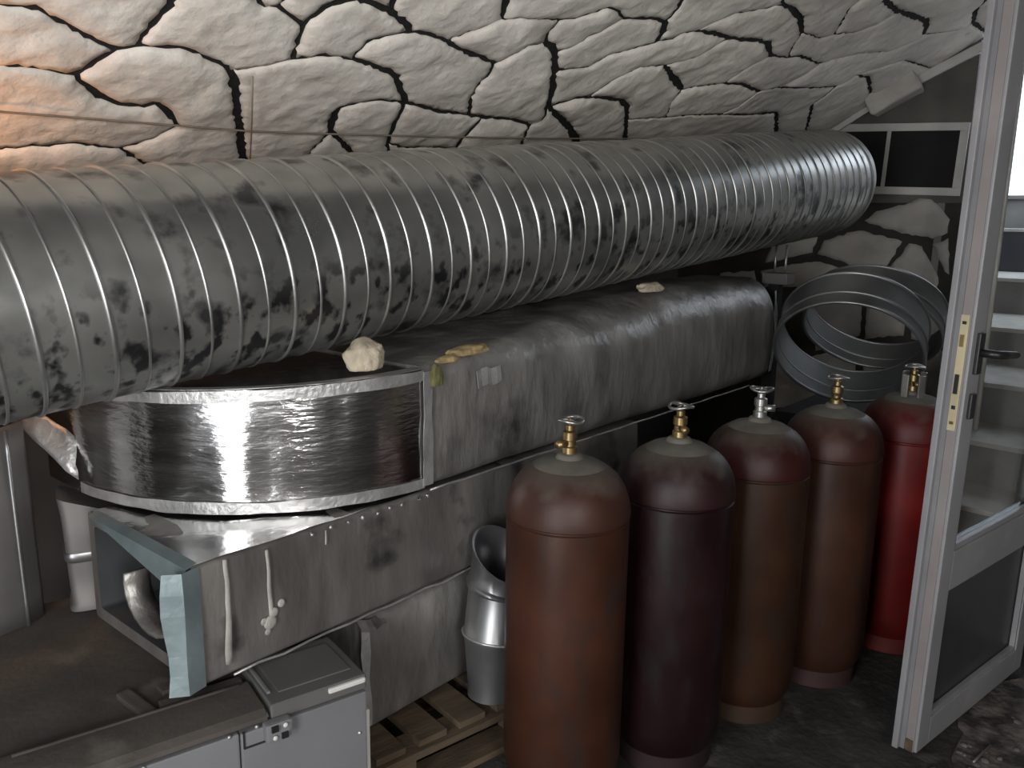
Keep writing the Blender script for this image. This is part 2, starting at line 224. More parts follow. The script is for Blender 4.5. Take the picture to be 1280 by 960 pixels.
EDGES=[
('J1', 'd3', 3, [(0.912, -0.22), (0.841, -0.189), (0.777, -0.163), (0.716, -0.171)]),
('J1', 'J2', 3, [(1.003, -0.24)]),
('J2', 'b1', 3.5, [(1.033, -0.164), (1.042, -0.112), (1.052, -0.065)]),
('J2', 'J3', 3, [(1.084, -0.216), (1.132, -0.207), (1.191, -0.218), (1.26, -0.244)]),
('J3', 'J6', 1, [(1.372, -0.228), (1.42, -0.199)]),
('J3', 'c8', 4.5, [(1.338, -0.318), (1.408, -0.437), (1.473, -0.551), (1.559, -0.699)]),
('J1', 'J4', 4, [(0.963, -0.292), (0.94, -0.338)]),
('J4', 'd2', 2.5, [(0.864, -0.359), (0.811, -0.359), (0.762, -0.364)]),
('J4', 'J5', 4, [(0.957, -0.392), (1.01, -0.434), (1.07, -0.457), (1.133, -0.453), (1.16, -0.437), (1.202, -0.466)]),
('J5', 'J7', 1, [(1.212, -0.597)]),
('J7', 'd1', 3, [(1.084, -0.655), (1.016, -0.644), (0.949, -0.665), (0.893, -0.679), (0.839, -0.694)]),
('J7', 'c9', 3, [(1.237, -0.724)]),
('J6', 'J8', 3, [(1.427, -0.122)]),
('J8', 'J9', 2.5, [(1.344, -0.02)]),
('J9', 'Jt', 2, [(1.27, -0.014), (1.227, 0.016)]),
('J9', 'Jt', 2, [(1.299, 0.038)]),
('Jt', 'b2', 2, []),
('J8', 'J10', 4, [(1.41, -0.007), (1.425, 0.029), (1.455, 0.062), (1.492, 0.086), (1.549, 0.081)]),
('J10', 'b3', 3, [(1.605, 0.108)]),
('J10', 'J11', 4, [(1.669, 0.054)]),
('J6', 'J12', 2.5, [(1.49, -0.161), (1.53, -0.138), (1.582, -0.132)]),
('J12', 'J11', 2, [(1.625, -0.089), (1.635, -0.04), (1.687, -0.009)]),
('J12', 'J13', 4, [(1.69, -0.139), (1.762, -0.153), (1.827, -0.174), (1.881, -0.224)]),
('J11', 'J59', 3, [(1.801, 0.025)]),
('J59', 'J14', 3, [(1.981, -0.007), (2.065, -0.018)]),
('J59', 'J24', 0.8, [(1.961, 0.094)]),
('J14', 'J15', 2, [(2.169, -0.086), (2.17, -0.142), (2.199, -0.213)]),
('J13', 'J15', 3, [(2.043, -0.293), (2.147, -0.303)]),
('J15', 'J15b', 3, []),
('J13', 'J16', 3, [(1.879, -0.288), (1.832, -0.293), (1.782, -0.316), (1.726, -0.351)]),
('J16', 'J17', 5, [(1.746, -0.43)]),
('J17', 'c7', 1.5, [(1.763, -0.614)]),
('J17', 'c6', 3, [(1.937, -0.593)]),
('J13', 'J18', 3, [(1.969, -0.339), (1.999, -0.427)]),
('J18', 'J19', 2, [(2.112, -0.525), (2.202, -0.514), (2.296, -0.502)]),
('J18', 'c5', 2, []),
('J19', 'c4', 2, []),
('J15b', 'J19', 2.5, [(2.354, -0.372), (2.359, -0.45)]),
('J15b', 'J20', 3, [(2.433, -0.292), (2.497, -0.287)]),
('J20', 'c3', 2, [(2.694, -0.421)]),
('J20', 'J21', 2, [(2.648, -0.283), (2.653, -0.25)]),
('J21', 'J53', 4, [(2.534, -0.099)]),
('J53', 'J52', 4.5, []),
('J52', 'J22', 4, [(2.309, 0.1)]),
('J22', 'J14', 1, [(2.213, 0.072), (2.185, 0.02)]),
('J22', 'J23', 1.5, [(2.236, 0.146), (2.228, 0.19)]),
('J23', 'J24', 0.8, [(2.164, 0.192), (2.071, 0.169)]),
('J24', 'b4', 4, [(1.972, 0.201)]),
('J23', 'J26', 1.5, [(2.287, 0.23), (2.328, 0.269), (2.369, 0.308), (2.417, 0.307)]),
('J26', 'J27', 2.5, [(2.561, 0.308), (2.635, 0.329)]),
('J52', 'J26', 0.8, [(2.398, 0.119), (2.422, 0.175), (2.457, 0.222)]),
('J53', 'J28', 1.5, [(2.512, 0.023), (2.58, 0.048), (2.609, 0.124), (2.69, 0.18)]),
('J27', 'J28', 4, [(2.747, 0.284)]),
('J27', 'b5', 3, [(2.684, 0.385), (2.653, 0.432)]),
('J28', 'J29', 1.5, [(2.834, 0.271), (2.856, 0.313)]),
('J29', 'J32', 1.5, [(2.93, 0.378), (2.996, 0.459), (3.107, 0.513)]),
('J29', 'J55', 3, [(3.005, 0.353)]),
('J55', 'J30', 3, [(3.24, 0.373), (3.344, 0.395), (3.415, 0.398)]),
('J30', 'J56', 2, []),
('J56', 'J31', 2, [(3.751, 0.398), (3.844, 0.398)]),
('J32', 'b6', 1, []),
('J32', 'J33', 3, [(3.283, 0.569), (3.408, 0.549)]),
('J33', 'J56', 1, [(3.609, 0.422)]),
('J43', 'b7', 2, [(3.628, 0.743)]),
('J43', 'J44', 1.5, [(3.705, 0.619)]),
('J44', 'J33', 0.8, [(3.719, 0.509)]),
('J44', 'J45', 1, [(3.893, 0.593), (3.987, 0.672)]),
('J45', 'b8', 3, [(3.8, 0.771)]),
('J45', 'J42', 3, [(4.117, 0.778)]),
('J42', 'J46', 3, [(4.411, 0.778)]),
('J46', 'J31', 0.8, [(4.456, 0.656), (4.375, 0.581), (4.214, 0.535), (4.052, 0.454)]),
('J46', 'J47', 1, [(4.617, 0.788), (4.746, 0.853)]),
('J47', 'b9', 3, [(4.612, 0.96), (4.59, 1.009)]),
('J47', 'k1', 2, []),
('J37', 'k2', 0.8, [(4.545, 0.503), (4.669, 0.59)]),
('J37', 'k3', 2, [(4.581, 0.427)]),
('J36', 'J37', 2, [(4.438, 0.369)]),
('J36', 'k4', 2, [(4.438, 0.235), (4.438, 0.167), (4.75, -0.001)]),
('J34', 'J35', 2.5, [(3.634, 0.167)]),
('J40', 'J34', 1.5, [(3.319, 0.089)]),
('J35', 'J58', 2, []),
('J58', 'J36', 2, [(4.108, 0.241), (4.306, 0.289)]),
('J31', 'J58', 0.8, [(3.975, 0.3)]),
('J35', 'J48', 1, [(3.822, 0.033)]),
('J48', 'J38', 2, [(4.0, -0.001)]),
('J38', 'c0', 2.5, [(4.473, -0.066)]),
('J48', 'J49', 1.5, [(3.558, -0.077)]),
('J49', 'J50', 1, [(3.233, -0.163)]),
('J50', 'c1', 3, [(3.322, -0.317)]),
('J49', 'J40', 1, [(3.296, -0.035)]),
('J21', 'J54', 3, [(2.648, -0.157), (2.703, -0.115)]),
('J54', 'J50', 3, [(2.85, -0.082), (2.964, -0.081), (3.054, -0.108)]),
('J21', 'c2', 4, [(2.774, -0.251), (2.87, -0.292), (2.999, -0.362)]),
('J39', 'J54', 0.8, [(2.845, 0.109), (2.789, 0.028)]),
('J39', 'J55', 0.8, [(3.084, 0.23)]),
('J39', 'J40', 4, [(3.125, 0.096)]),
('J30', 'J34', 0.8, [(3.5, 0.278)]),
('b0', 'b1', 1.5, []),
('b1', 'b2', 1.5, []),
('b2', 'b3', 1.5, []),
('b3', 'b4', 1.5, []),
('b4', 'b5', 1.5, []),
('b5', 'b6', 1.5, []),
('b6', 'b7', 1.5, []),
('b7', 'b8', 1.5, []),
('b8', 'b9', 1.5, []),
('b9', 'k0', 1.5, []),
('k0', 'k1', 1.5, []),
('k1', 'k2', 1.5, []),
('k2', 'k3', 1.5, []),
('k3', 'k4', 1.5, []),
('k4', 'c0', 1.5, []),
('c0', 'c1', 1.5, []),
('c1', 'c2', 1.5, []),
('c2', 'c3', 1.5, []),
('c3', 'c4', 1.5, []),
('c4', 'c5', 1.5, []),
('c5', 'c6', 1.5, []),
('c6', 'c7', 1.5, []),
('c7', 'c8', 1.5, []),
('c8', 'c9', 1.5, []),
('c9', 'd0', 1.5, []),
('d0', 'd1', 1.5, []),
('d1', 'd2', 1.5, []),
('d2', 'd3', 1.5, []),
('d3', 'b0', 1.5, []),
]
ENDSTONES= [[(-0.339, 1.453), (-0.276, 1.513), (-0.132, 1.554), (-0.054, 1.593), (0.007, 1.589), (0.074, 1.524), (0.111, 1.468), (0.107, 1.394), (0.031, 1.362), (-0.073, 1.377), (-0.223, 1.414)], [(-0.588, 1.26), (-0.549, 1.342), (-0.417, 1.392), (-0.352, 1.407), (-0.112, 1.349), (-0.2, 1.169), (-0.286, 1.16), (-0.447, 1.218)], [(-0.894, 1.186), (-0.854, 1.31), (-0.69, 1.357), (-0.578, 1.36), (-0.611, 1.26), (-0.727, 1.231)], [(-0.916, 1.145), (-0.724, 1.193), (-0.561, 1.219), (-0.467, 1.189), (-0.371, 1.17), (-0.416, 1.13), (-0.665, 1.05), (-0.883, 1.037)], [(-0.181, 1.192), (-0.082, 1.341), (-0.015, 1.329), (0.093, 1.147), (0.084, 1.038), (-0.042, 1.067), (-0.167, 1.133)], [(0.029, 1.335), (0.117, 1.373), (0.14, 1.162), (0.11, 1.183)], [(-0.617, 1.043), (-0.392, 1.113), (-0.305, 1.126), (-0.291, 0.787), (-0.538, 0.666)], [(-0.279, 1.132), (-0.183, 1.123), (-0.062, 1.057), (-0.058, 0.807), (-0.271, 0.765)], [(-0.039, 1.04), (0.108, 1.004), (0.172, 0.782), (-0.022, 0.787)], [(-0.825, 0.587), (-0.56, 0.639), (-0.314, 0.737), (-0.278, 0.35), (-0.802, 0.278)], [(-0.277, 0.73), (0.156, 0.744), (0.19, 0.414), (-0.243, 0.355)], [(-1.171, 1.123), (-0.941, 1.144), (-0.889, 0.631), (-1.137, 0.607)]]
CABLE_H=[(0.692, -0.497), (0.793, -0.496), (1.081, -0.488), (1.463, -0.477), (1.803, -0.444), (2.245, -0.394), (2.745, -0.334), (3.244, -0.265), (3.721, -0.2)]
CABLE_V=[(1.331, -0.224), (1.454, -0.47), (1.553, -0.676), (1.647, -0.868)]
CO = V3((0, 1.8958, 1.9639)); CS = V3((1, 0, 0)); CT = V3((0, -0.86096, 0.50868)); CN = V3((0, -0.50868, -0.86096))
def cpt(s, t, h=0.0): return CO + CS * s + CT * t + CN * h
def slab(name, pts, th, nrm, m, kind='structure', parent=None):
    bm = bmesh.new(); a = [bm.verts.new(p) for p in pts]; b = [bm.verts.new(V3(p) - V3(nrm) * th) for p in pts]; n = len(a)
    bm.faces.new(a); bm.faces.new(b)
    for i in range(n): bm.faces.new((a[i], a[(i + 1) % n], b[(i + 1) % n], b[i]))
    o = frombm(name, bm, m, parent)
    if not parent: o['kind'] = kind
    return o
XL, XE = -1.3, 5.16
floor = slab('floor', [(XL, -1.8, 0), (9, -1.8, 0), (9, 2.9, 0), (XL, 2.9, 0)], 0.1, (0, 0, 1), M_FLOOR)
tag(floor, 'dark dirty concrete floor under the cylinders and the open door')
ceiling = slab('ceiling', [cpt(XL, -0.98), cpt(XE, -0.98), cpt(XE, 1.25), cpt(XL, 1.25)], 0.08, CN, M_MORTAR)
tag(ceiling, 'sloping ceiling of whitewashed stones with black mortar joints')
tag(slab('wall_back', [(XL, 2.74, 0), (XE, 2.74, 0), (XE, 2.74, 1.47), (XL, 2.74, 1.47)], 0.1, (0, -1, 0), M_ROOM), 'dark low wall behind the ducts')
tag(slab('ceiling', [(XL, -1.8, 2.6), (XE, -1.8, 2.6), (XE, 0.82, 2.6), (XL, 0.82, 2.6)], 0.1, (0, 0, -1), M_ROOM), 'flat ceiling over the middle of the cellar')
bm = bmesh.new(); dl, dr = DOORWAY_Y - 0.45, DOORWAY_Y + 0.45
for y0, y1, z0, z1 in ((-1.8, dl, 0, 2.6), (dr, 2.84, 0, 2.6), (dl, dr, 2.05, 2.6)):
    bm_box(bm, (XL - 0.05, (y0 + y1) / 2, (z0 + z1) / 2), (0.1, y1 - y0, z1 - z0))
tag(frombm('wall_left', bm, M_ROOM), 'plain wall with an open doorway at the left end of the cellar', kind='structure')
bm = bmesh.new(); wl, wr = FILL_X - 0.50, FILL_X + 0.50
for x0, x1, z0, z1 in ((XL, wl, 0, 2.6), (wr, 3.2, 0, 2.6), (wl, wr, 0, 1.08), (wl, wr, 2.02, 2.6)):
    bm_box(bm, ((x0 + x1) / 2, -1.75, (z0 + z1) / 2), (x1 - x0, 0.1, z1 - z0))
tag(frombm('wall_front', bm, M_ROOM), 'plain wall with an added fill light opening behind the photographer', kind='structure')
tag(box('wall_right', (3.15, -0.78, 1.3), (0.1, 1.84, 2.6), M_ROOM), 'plain wall closing the cellar on the right', kind='structure')
tag(box('wall_stairwell', (5.9, 0.18, 1.3), (5.6, 0.08, 2.6), M_CONC), 'concrete wall along the near side of the stairwell', kind='structure')

def stone_mesh(name, poly, wid, to3, parent, m, seed, proud=0.016, step=0.016, jag=0.0055):
    """poly: closed 2D outline (CCW), wid: inset for each point; builds one rough stone with rounded rim"""
    n = len(poly); P = []
    for i in range(n):
        a, b, c = V3((*poly[i - 1], 0)), V3((*poly[i], 0)), V3((*poly[(i + 1) % n], 0))
        d1, d2 = (b - a), (c - b)
        if d1.length < 1e-6 or d2.length < 1e-6: continue
        d1.normalize(); d2.normalize(); n1 = V3((-d1.y, d1.x, 0)); n2 = V3((-d2.y, d2.x, 0)); nn = n1 + n2
        if nn.length < 0.2: nn = n1
        nn.normalize(); k = 1.0 / max(0.5, nn.dot(n1)); P.append((b + nn * wid[i] * k))
    # resample
    Q = []
    for i in range(len(P)):
        a, b = P[i], P[(i + 1) % len(P)]; L = (b - a).length; k = max(1, int(L / step))
        for j in range(k):
            q = a.lerp(b, j / k); q = q + V3((noise.noise(q * 60 + V3((seed, 0, 0))), noise.noise(q * 60 + V3((0, seed, 9))), 0)) * jag * 2; Q.append(q.to_2d())
    segs = [(Q[i], Q[(i + 1) % len(Q)]) for i in range(len(Q))]
    def inside(p):
        c = False
        for a, b in segs:
            if (a.y > p.y) != (b.y > p.y) and p.x < (b.x - a.x) * (p.y - a.y) / (b.y - a.y) + a.x: c = not c
        return c
    def dist(p):
        best = 9.0
        for a, b in segs:
            ab = b - a; l2 = ab.length_squared
            t = 0 if l2 == 0 else max(0, min(1, (p - a).dot(ab) / l2)); best = min(best, (p - a - ab * t).length_squared)
        return math.sqrt(best)
    xs = [q.x for q in Q]; ys = [q.y for q in Q]; inn = []
    y = min(ys); row = 0
    while y < max(ys):
        x = min(xs) + (step / 2 if row % 2 else 0)
        while x < max(xs):
            p = Vector((x + random.uniform(-.25, .25) * step, y + random.uniform(-.25, .25) * step))
            if inside(p):
                d = dist(p)
                if d > step * 0.45: inn.append((p, d))
            x += step
        y += step * 0.87; row += 1
    pts = list(Q) + [p for p, d in inn]; nb = len(Q)
    vv, ee, ff, _, _, _ = delaunay_2d_cdt(pts, [(i, (i + 1) % nb) for i in range(nb)], [], 1, 1e-6)
    # height from rim distance + rough relief
    V = []; dd = {}
    for p, d in inn: dd[(round(p.x, 5), round(p.y, 5))] = d
    tilt = Vector((random.uniform(-.02, .02), random.uniform(-.02, .02))); cx = sum(xs) / len(xs); cy = sum(ys) / len(ys)
    for p in vv:
        d = dd.get((round(p.x, 5), round(p.y, 5)), 0.0)
        rim = 1 - math.exp(-d / 0.018)
        q = V3((p.x, p.y, seed * 3.1))
        h = proud * (0.35 + 0.65 * rim) + rim * (0.009 * noise.noise(q * 6) + 0.005 * noise.noise(V3((p.x * 8 + p.y * 5, p.y * 14 - p.x * 9, seed))) + 0.004 * noise.noise(q * 38))
        h += rim * (tilt.x * (p.x - cx) + tilt.y * (p.y - cy))
        V.append(to3(p.x, p.y, max(h, 0.002)))
    F = [tuple(f) for f in ff if len(f) >= 3]
    # skirt down to the mortar
    base = len(V); ring = list(range(nb))
    for i in ring: V.append(to3(vv[i].x, vv[i].y, -0.004))
    for i in ring: F.append((i, (i + 1) % nb, base + (i + 1) % nb, base + i))
    return mesh(name, V, F, m, parent, True)

def planar_faces(NODES, EDGES):
    HE = []   # half edges: (from, to, pts, w)
    for a, b, w, mid in EDGES:
        p = [NODES[a]] + mid + [NODES[b]]
        HE.append((a, b, p, w)); HE.append((b, a, p[::-1], w))
    out = {}
    for i, (a, b, p, w) in enumerate(HE):
        out.setdefault(a, []).append((math.atan2(p[1][1] - p[0][1], p[1][0] - p[0][0]), i))
    for k in out: out[k].sort()
    seen = set(); faces = []
    for i in range(len(HE)):
        if i in seen: continue
        loop = []; j = i
        while j not in seen:
            seen.add(j); loop.append(j); tw = j ^ 1; lst = out[HE[tw][0]]
            k = [x[1] for x in lst].index(tw); j = lst[(k - 1) % len(lst)][1]
        pts = []; ws = []
        for k, h in enumerate(loop):
            pw = HE[loop[k - 1]][3]; p = HE[h][2]; w = HE[h][3]
            for q in range(len(p) - 1): pts.append(p[q]); ws.append(0.5 * (w + pw) if q == 0 else w)
        A = sum(pts[q - 1][0] * pts[q][1] - pts[q][0] * pts[q - 1][1] for q in range(len(pts))) / 2
        if A > 0: faces.append((pts, ws))
    return faces
for i, (pts, ws) in enumerate(planar_faces(NODES, EDGES)):
    stone_mesh('stone', pts, [max(0.003, w * 0.00125 * (1.5 + 0.64 * p[0])) for w, p in zip(ws, pts)], lambda s, t, h: cpt(s, t, h), ceiling, M_STONE, i + 1)

# end wall with the vent
TH = math.radians(98); EE = V3((math.cos(TH), math.sin(TH), 0)); EN = V3((-EE.y, EE.x, 0)); EP = V3((5.1, 1.3, 0))
def ept(q, z, h=0.0): return EP - EE * q + V3((0, 0, z)) + EN * h
wall_end = slab('wall_end', [ept(-1.6, 0), ept(0.16, 0), ept(0.16, 2.75), ept(-0.2, 2.75), ept(-1.6, 1.5)], 0.12, EN, M_ENDMORTAR)
tag(wall_end, 'end wall with painted stones below and bare grey plaster around the vent')
slab('plaster_patch', [ept(-1.2, 1.56, 0.006), ept(0.16, 1.56, 0.006), ept(0.16, 2.6, 0.006), ept(-0.1, 2.6, 0.006), ept(-1.2, 1.75, 0.006)], 0.006, EN, M_PLASTER, parent=wall_end)
for i, p in enumerate(ENDSTONES):
    A = sum(p[q - 1][0] * p[q][1] - p[q][0] * p[q - 1][1] for q in range(len(p)))
    if A < 0: p = p[::-1]
    stone_mesh('stone', p, [0.004] * len(p), lambda q, z, h: ept(q, z, h), wall_end, M_STONE2, 70 + i, proud=0.014, step=0.025)
# stairwell side wall beyond the end wall
tag(slab('wall_stairwell', [(5.13, 1.16, 0), (8.5, 2.2, 0), (8.5, 2.2, 2.2), (5.13, 1.16, 2.2)], 0.1, (0.3, -1, 0), M_CONC), 'rough wall along the far side of the stairwell', kind='structure')

# vent grille
ER = Matrix(((-EE.x, EN.x, 0), (-EE.y, EN.y, 0), (0, 0, 1)))     # local x right, y out of wall, z up
vent = empty('vent_grille', ept(-0.24, 1.80, 0.02), 'white framed rectangular vent grille with dark slats high on the end wall', 'vent')
vent.rotation_euler = (ER @ Matrix.Rotation(math.radians(1.6), 3, 'Y')).to_euler()
vw, vh, fw = 0.78, 0.385, 0.042
for nm, c, s in (('frame_bar', (0, 0, vh / 2 - fw / 2), (vw, 0.03, fw)), ('frame_bar', (0, 0, -vh / 2 + fw / 2), (vw, 0.03, fw)),
                 ('frame_bar', (vw / 2 - fw / 2, 0, 0), (fw, 0.0298, vh - 2 * fw)), ('frame_bar', (-vw / 2 + fw / 2, 0, 0), (fw, 0.0298, vh - 2 * fw)), ('mullion', (-0.005, -0.003, 0), (0.022, 0.024, vh - 2 * fw))):
    box(nm, c, s, M_WHITE, vent, bev=0.003)
box('backing', (0, -0.012, 0), (vw - fw, 0.004, vh - fw), M_DARK, vent)
sl = None
for k in range(10):
    z = -vh / 2 + fw + 0.015 + k * 0.0300
    if sl is None: sl = box('slat', (0, 0, 0), (vw - 2 * fw, 0.003, 0.022), M_SLAT, vent, rot=Matrix.Rotation(0.7, 3, 'X'))
    else:
        c = sl.copy(); COL.objects.link(c); c.parent = vent; sl2 = c
    (sl if k == 0 else c).location = (0, -0.003, z)

# trunking and lump along the corner of ceiling and end wall
def corner_bar(name, q0, z0, q1, z1, w, d, m, label, cat, off=0.03, dz=0.0):
    a, b = ept(q0, z0 + dz, off), ept(q1, z1 + dz, off); v = (b - a); e = empty(name, (a + b) / 2, label, cat)
    x = v.normalized(); y = EN; z = x.cross(y).normalized()
    R = Matrix((x, y, z)).transposed()
    return e, R, v.length
e, R_, L_ = corner_bar('cable_trunking', 0.25, 2.435, -0.15, 2.235, 0, 0, None, 'white plastic cable trunking along the upper part of the sloping corner', 'trunking', dz=-0.035)
box('channel', (0, 0, 0), (L_, 0.025, 0.05), M_WHITE, e, rot=R_, bev=0.003); box('cover', R_ @ V3((0, 0.016, 0)), (L_, 0.006, 0.036), M_WHITE, e, rot=R_)
e, R_, L_ = corner_bar('conduit', -0.33, 2.14, -0.66, 1.93, 0, 0, None, 'pair of thin pale conduits running down the corner beside the vent', 'conduit', off=0.075, dz=-0.02)
for s in (-1, 1): box('conduit_strip', R_ @ V3((0, 0, s * 0.026)), (L_, 0.022, 0.030), M_WHITE, e, rot=R_, bev=0.003)
bm = bmesh.new(); e, R_, L_ = corner_bar('plaster_block', -0.13, 2.25, -0.35, 2.13, 0, 0, None, 'pale plastered block on the corner between trunking and conduits', 'block', off=0.108, dz=-0.025)
bm_box(bm, (0, 0, 0), (L_ + 0.02, 0.18, 0.17), R_, 0.02, 3); bmesh.ops.subdivide_edges(bm, edges=bm.edges[:], cuts=2)
for v in bm.verts: v.co += V3((nz3(v.co, 14), nz3(v.co + V3((5, 0, 0)), 14), nz3(v.co + V3((0, 5, 0)), 14))) * 0.010
frombm('block', bm, M_STONE2, e, True)

# cables on the stones
def ceil_cable(name, pts, r, label, h=0.034):
    o = tube(name, [cpt(s, t, h) for s, t in pts], r, M_CABLE); return tag(o, label, 'cable')
ceil_cable('cable', CABLE_H, 0.0030, 'thin brown cable running level across the lower ceiling stones')
ceil_cable('cable', CABLE_V, 0.0024, 'short thin cable dropping down the stones behind the pipe', 0.046)

# ================================================================ SPIRAL PIPE
def pax(x): return V3((x, 1.867 - 0.0873 * (x - 1), 1.311 + 0.1023 * (x - 1)))
pa, pb = pax(-0.55), pax(4.27); PD = (pb - pa).normalized(); PL = (pb - pa).length; PRad = 0.25
PR = rot_to(PD)
pipe = empty('spiral_duct_pipe', pa, 'big round galvanised spiral duct pipe lying across the whole scene', 'pipe')
pipe.rotation_euler = PR.to_euler()
bm = bmesh.new(); nL = 60; prof = [(PRad, PL * i / nL) for i in range(nL + 1)] + [(PRad - 0.004, PL * (nL - i) / nL) for i in range(nL + 1)]
bm_lathe(bm, prof, 96, None, False, False)
for v in bm.verts:
    a = math.atan2(v.co.y, v.co.x); d = 0.0035 * noise.noise(V3((math.cos(a) * 1.5, math.sin(a) * 1.5, v.co.z * 2.2)))
    v.co.x *= 1 + d / PRad; v.co.y *= 1 + d / PRad
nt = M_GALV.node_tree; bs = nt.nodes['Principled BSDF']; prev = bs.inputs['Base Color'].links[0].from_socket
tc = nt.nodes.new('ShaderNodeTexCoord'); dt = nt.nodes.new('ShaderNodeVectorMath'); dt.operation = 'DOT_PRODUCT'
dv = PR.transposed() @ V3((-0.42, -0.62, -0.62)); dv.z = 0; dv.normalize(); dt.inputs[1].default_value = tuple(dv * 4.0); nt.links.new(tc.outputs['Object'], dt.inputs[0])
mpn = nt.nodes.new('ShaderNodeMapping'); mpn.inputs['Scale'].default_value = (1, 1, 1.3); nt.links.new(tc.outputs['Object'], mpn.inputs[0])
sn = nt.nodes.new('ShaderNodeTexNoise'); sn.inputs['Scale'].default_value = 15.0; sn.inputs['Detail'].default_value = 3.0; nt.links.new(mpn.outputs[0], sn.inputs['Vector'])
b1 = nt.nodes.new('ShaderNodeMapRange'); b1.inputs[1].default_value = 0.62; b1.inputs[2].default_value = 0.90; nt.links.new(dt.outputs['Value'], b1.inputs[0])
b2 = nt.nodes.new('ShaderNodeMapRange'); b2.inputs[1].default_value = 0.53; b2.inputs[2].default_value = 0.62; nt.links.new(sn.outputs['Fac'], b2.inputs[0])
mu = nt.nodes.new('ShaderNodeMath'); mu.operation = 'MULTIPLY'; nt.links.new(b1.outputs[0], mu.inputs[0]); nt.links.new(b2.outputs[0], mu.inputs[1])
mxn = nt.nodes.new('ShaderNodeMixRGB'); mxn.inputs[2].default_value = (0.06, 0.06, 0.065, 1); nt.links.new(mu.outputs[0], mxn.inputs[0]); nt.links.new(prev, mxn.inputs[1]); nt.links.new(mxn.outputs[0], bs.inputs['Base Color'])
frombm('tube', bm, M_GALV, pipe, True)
def helix(name, phase, pitch, w, h, m):
    n = int(PL / pitch * 56); vs = []; fs = []
    pr = [(-w, -0.003), (-w * 0.55, h * 0.8), (0, h), (w * 0.55, h * 0.8), (w, -0.003)]
    for i in range(n + 1):
        a = 2 * math.pi * i / 56 + phase; z = pitch * i / 56
        if z < 0.01 or z > PL - 0.005: continue
        for dz, dr in pr:
            d = 0.0035 * noise.noise(V3((math.cos(a) * 1.5, math.sin(a) * 1.5, z * 2.2)))
            r = PRad + dr + d; vs.append((r * math.cos(a), r * math.sin(a), z + dz))
    k = len(pr)
    for i in range(len(vs) // k - 1):
        for j in range(k - 1): fs.append((i * k + j, i * k + j + 1, (i + 1) * k + j + 1, (i + 1) * k + j))
    return mesh(name, vs, fs, m, pipe, True)
helix('lock_seam', 0.0, 0.136, 0.0060, 0.0050, M_RIB); helix('stiffening_rib', math.pi, 0.136, 0.0045, 0.0032, M_RIB)

# ================================================================ DUCTS
def rrect(y0, y1, z0, z1, rb, rt, n=6):
    """rounded rectangle in YZ, starting bottom-front, going up the front: radius rb bottom, rt top"""
    pts = []
    def arc(cy, cz, r, a0, a1):
        for i in range(n + 1):
            a = math.radians(a0 + (a1 - a0) * i / n); pts.append((cy + r * math.cos(a), cz + r * math.sin(a)))
    arc(y0 + rb, z0 + rb, rb, 270, 180); k = len(pts)
    for i in range(1, 6): pts.append((y0, z0 + rb + (z1 - rt - z0 - rb) * i / 6))
    arc(y0 + rt, z1 - rt, rt, 180, 90)
    for i in range(1, 8): pts.append((y0 + rt + (y1 - y0 - 2 * rt) * i / 8, z1))
    arc(y1 - rt, z1 - rt, rt, 90, 0); arc(y1 - rb, z0 + rb, rb, 0, -90)
    return pts
# --- upper insulated duct, straight run
up = empty('insulated_duct', (1.42, 1.735, 0.755), 'foil wrapped insulated straight duct under the pipe, upper of the stack, right of the elbow', 'duct')
o0 = V3((1.42, 1.735, 0.755)); rings = []
NX = 60
for i in range(NX + 1):
    f = i / NX; x = 1.42 + 2.12 * f; s = min(1, f * 3)
    zt = 1.075 + 0.125 * min(1, f * 1.5) - 0.0; rt = 0.03 + 0.12 * min(1, f * 2.2)
    ring = []
    for y, z in rrect(1.5, 1.97, 0.755, zt, 0.03 + 0.02 * s, rt):
        p = V3((x, y, z)); amp = 0.004 + 0.010 * s
        p.y += amp * nz3(p, 5) + 0.004 * nz3(p, 17) - 0.014 * s * math.sin(max(0, min(1, (z - 0.76) / 0.4)) * math.pi) * (1 if y < 1.7 else -1)
        p.z += (amp * nz3(p + V3((9, 3, 1)), 6) + 0.003 * nz3(p, 19)) * (0.15 if z < 0.82 else 0.8)
        ring.append(p - o0)
    rings.append(ring)
loft('insulation_wrap', rings, M_DUSTFOIL, up, ang=50)
# foil edge strips
def strip(name, path, w, up_v, m, parent, th=0.001, jit=0.0):
    """flat ribbon following path; up_v is its width direction"""
    L = []; Rr = []
    for i, p in enumerate(path):
        p = V3(p); u = V3(up_v[i] if isinstance(up_v, list) else up_v).normalized(); ww = w * (1 + jit * nz3(p, 12))
        L.append(p - u * ww / 2); Rr.append(p + u * ww / 2)
    vs = L + Rr; n = len(L); fs = [(i, i + 1, n + i + 1, n + i) for i in range(n - 1)]
    o = mesh(name, vs, fs, m, parent, False); md = o.modifiers.new('thickness', 'SOLIDIFY'); md.thickness = th; return o
tube('bottom_edge_strip', [V3((1.43 + 1.9 * i / 30, 1.490 + 0.001 * math.sin(i * 1.3), 0.752 + 0.001 * math.sin(i * 2.1))) - o0 for i in range(31)], 0.0032, M_TAPE, up)
strip('joint_tape', [V3((1.428, 1.493, 0.765 + 0.30 * i / 8)) - o0 for i in range(9)], 0.03, (1, 0, 0), M_TAPE, up, jit=0.5)
strip('end_tape', [V3((3.53, 1.487 - 0.012 * math.sin(i / 10 * 3.14), 0.79 + 0.36 * i / 10)) - o0 for i in range(11)], 0.022, (1, 0, 0.1), M_TAPE, up, jit=0.8)
for x, z, s in ((1.70, 1.0, 0.045), (2.62, 0.98, 0.02), (3.2, 1.05, 0.022)):
    pass
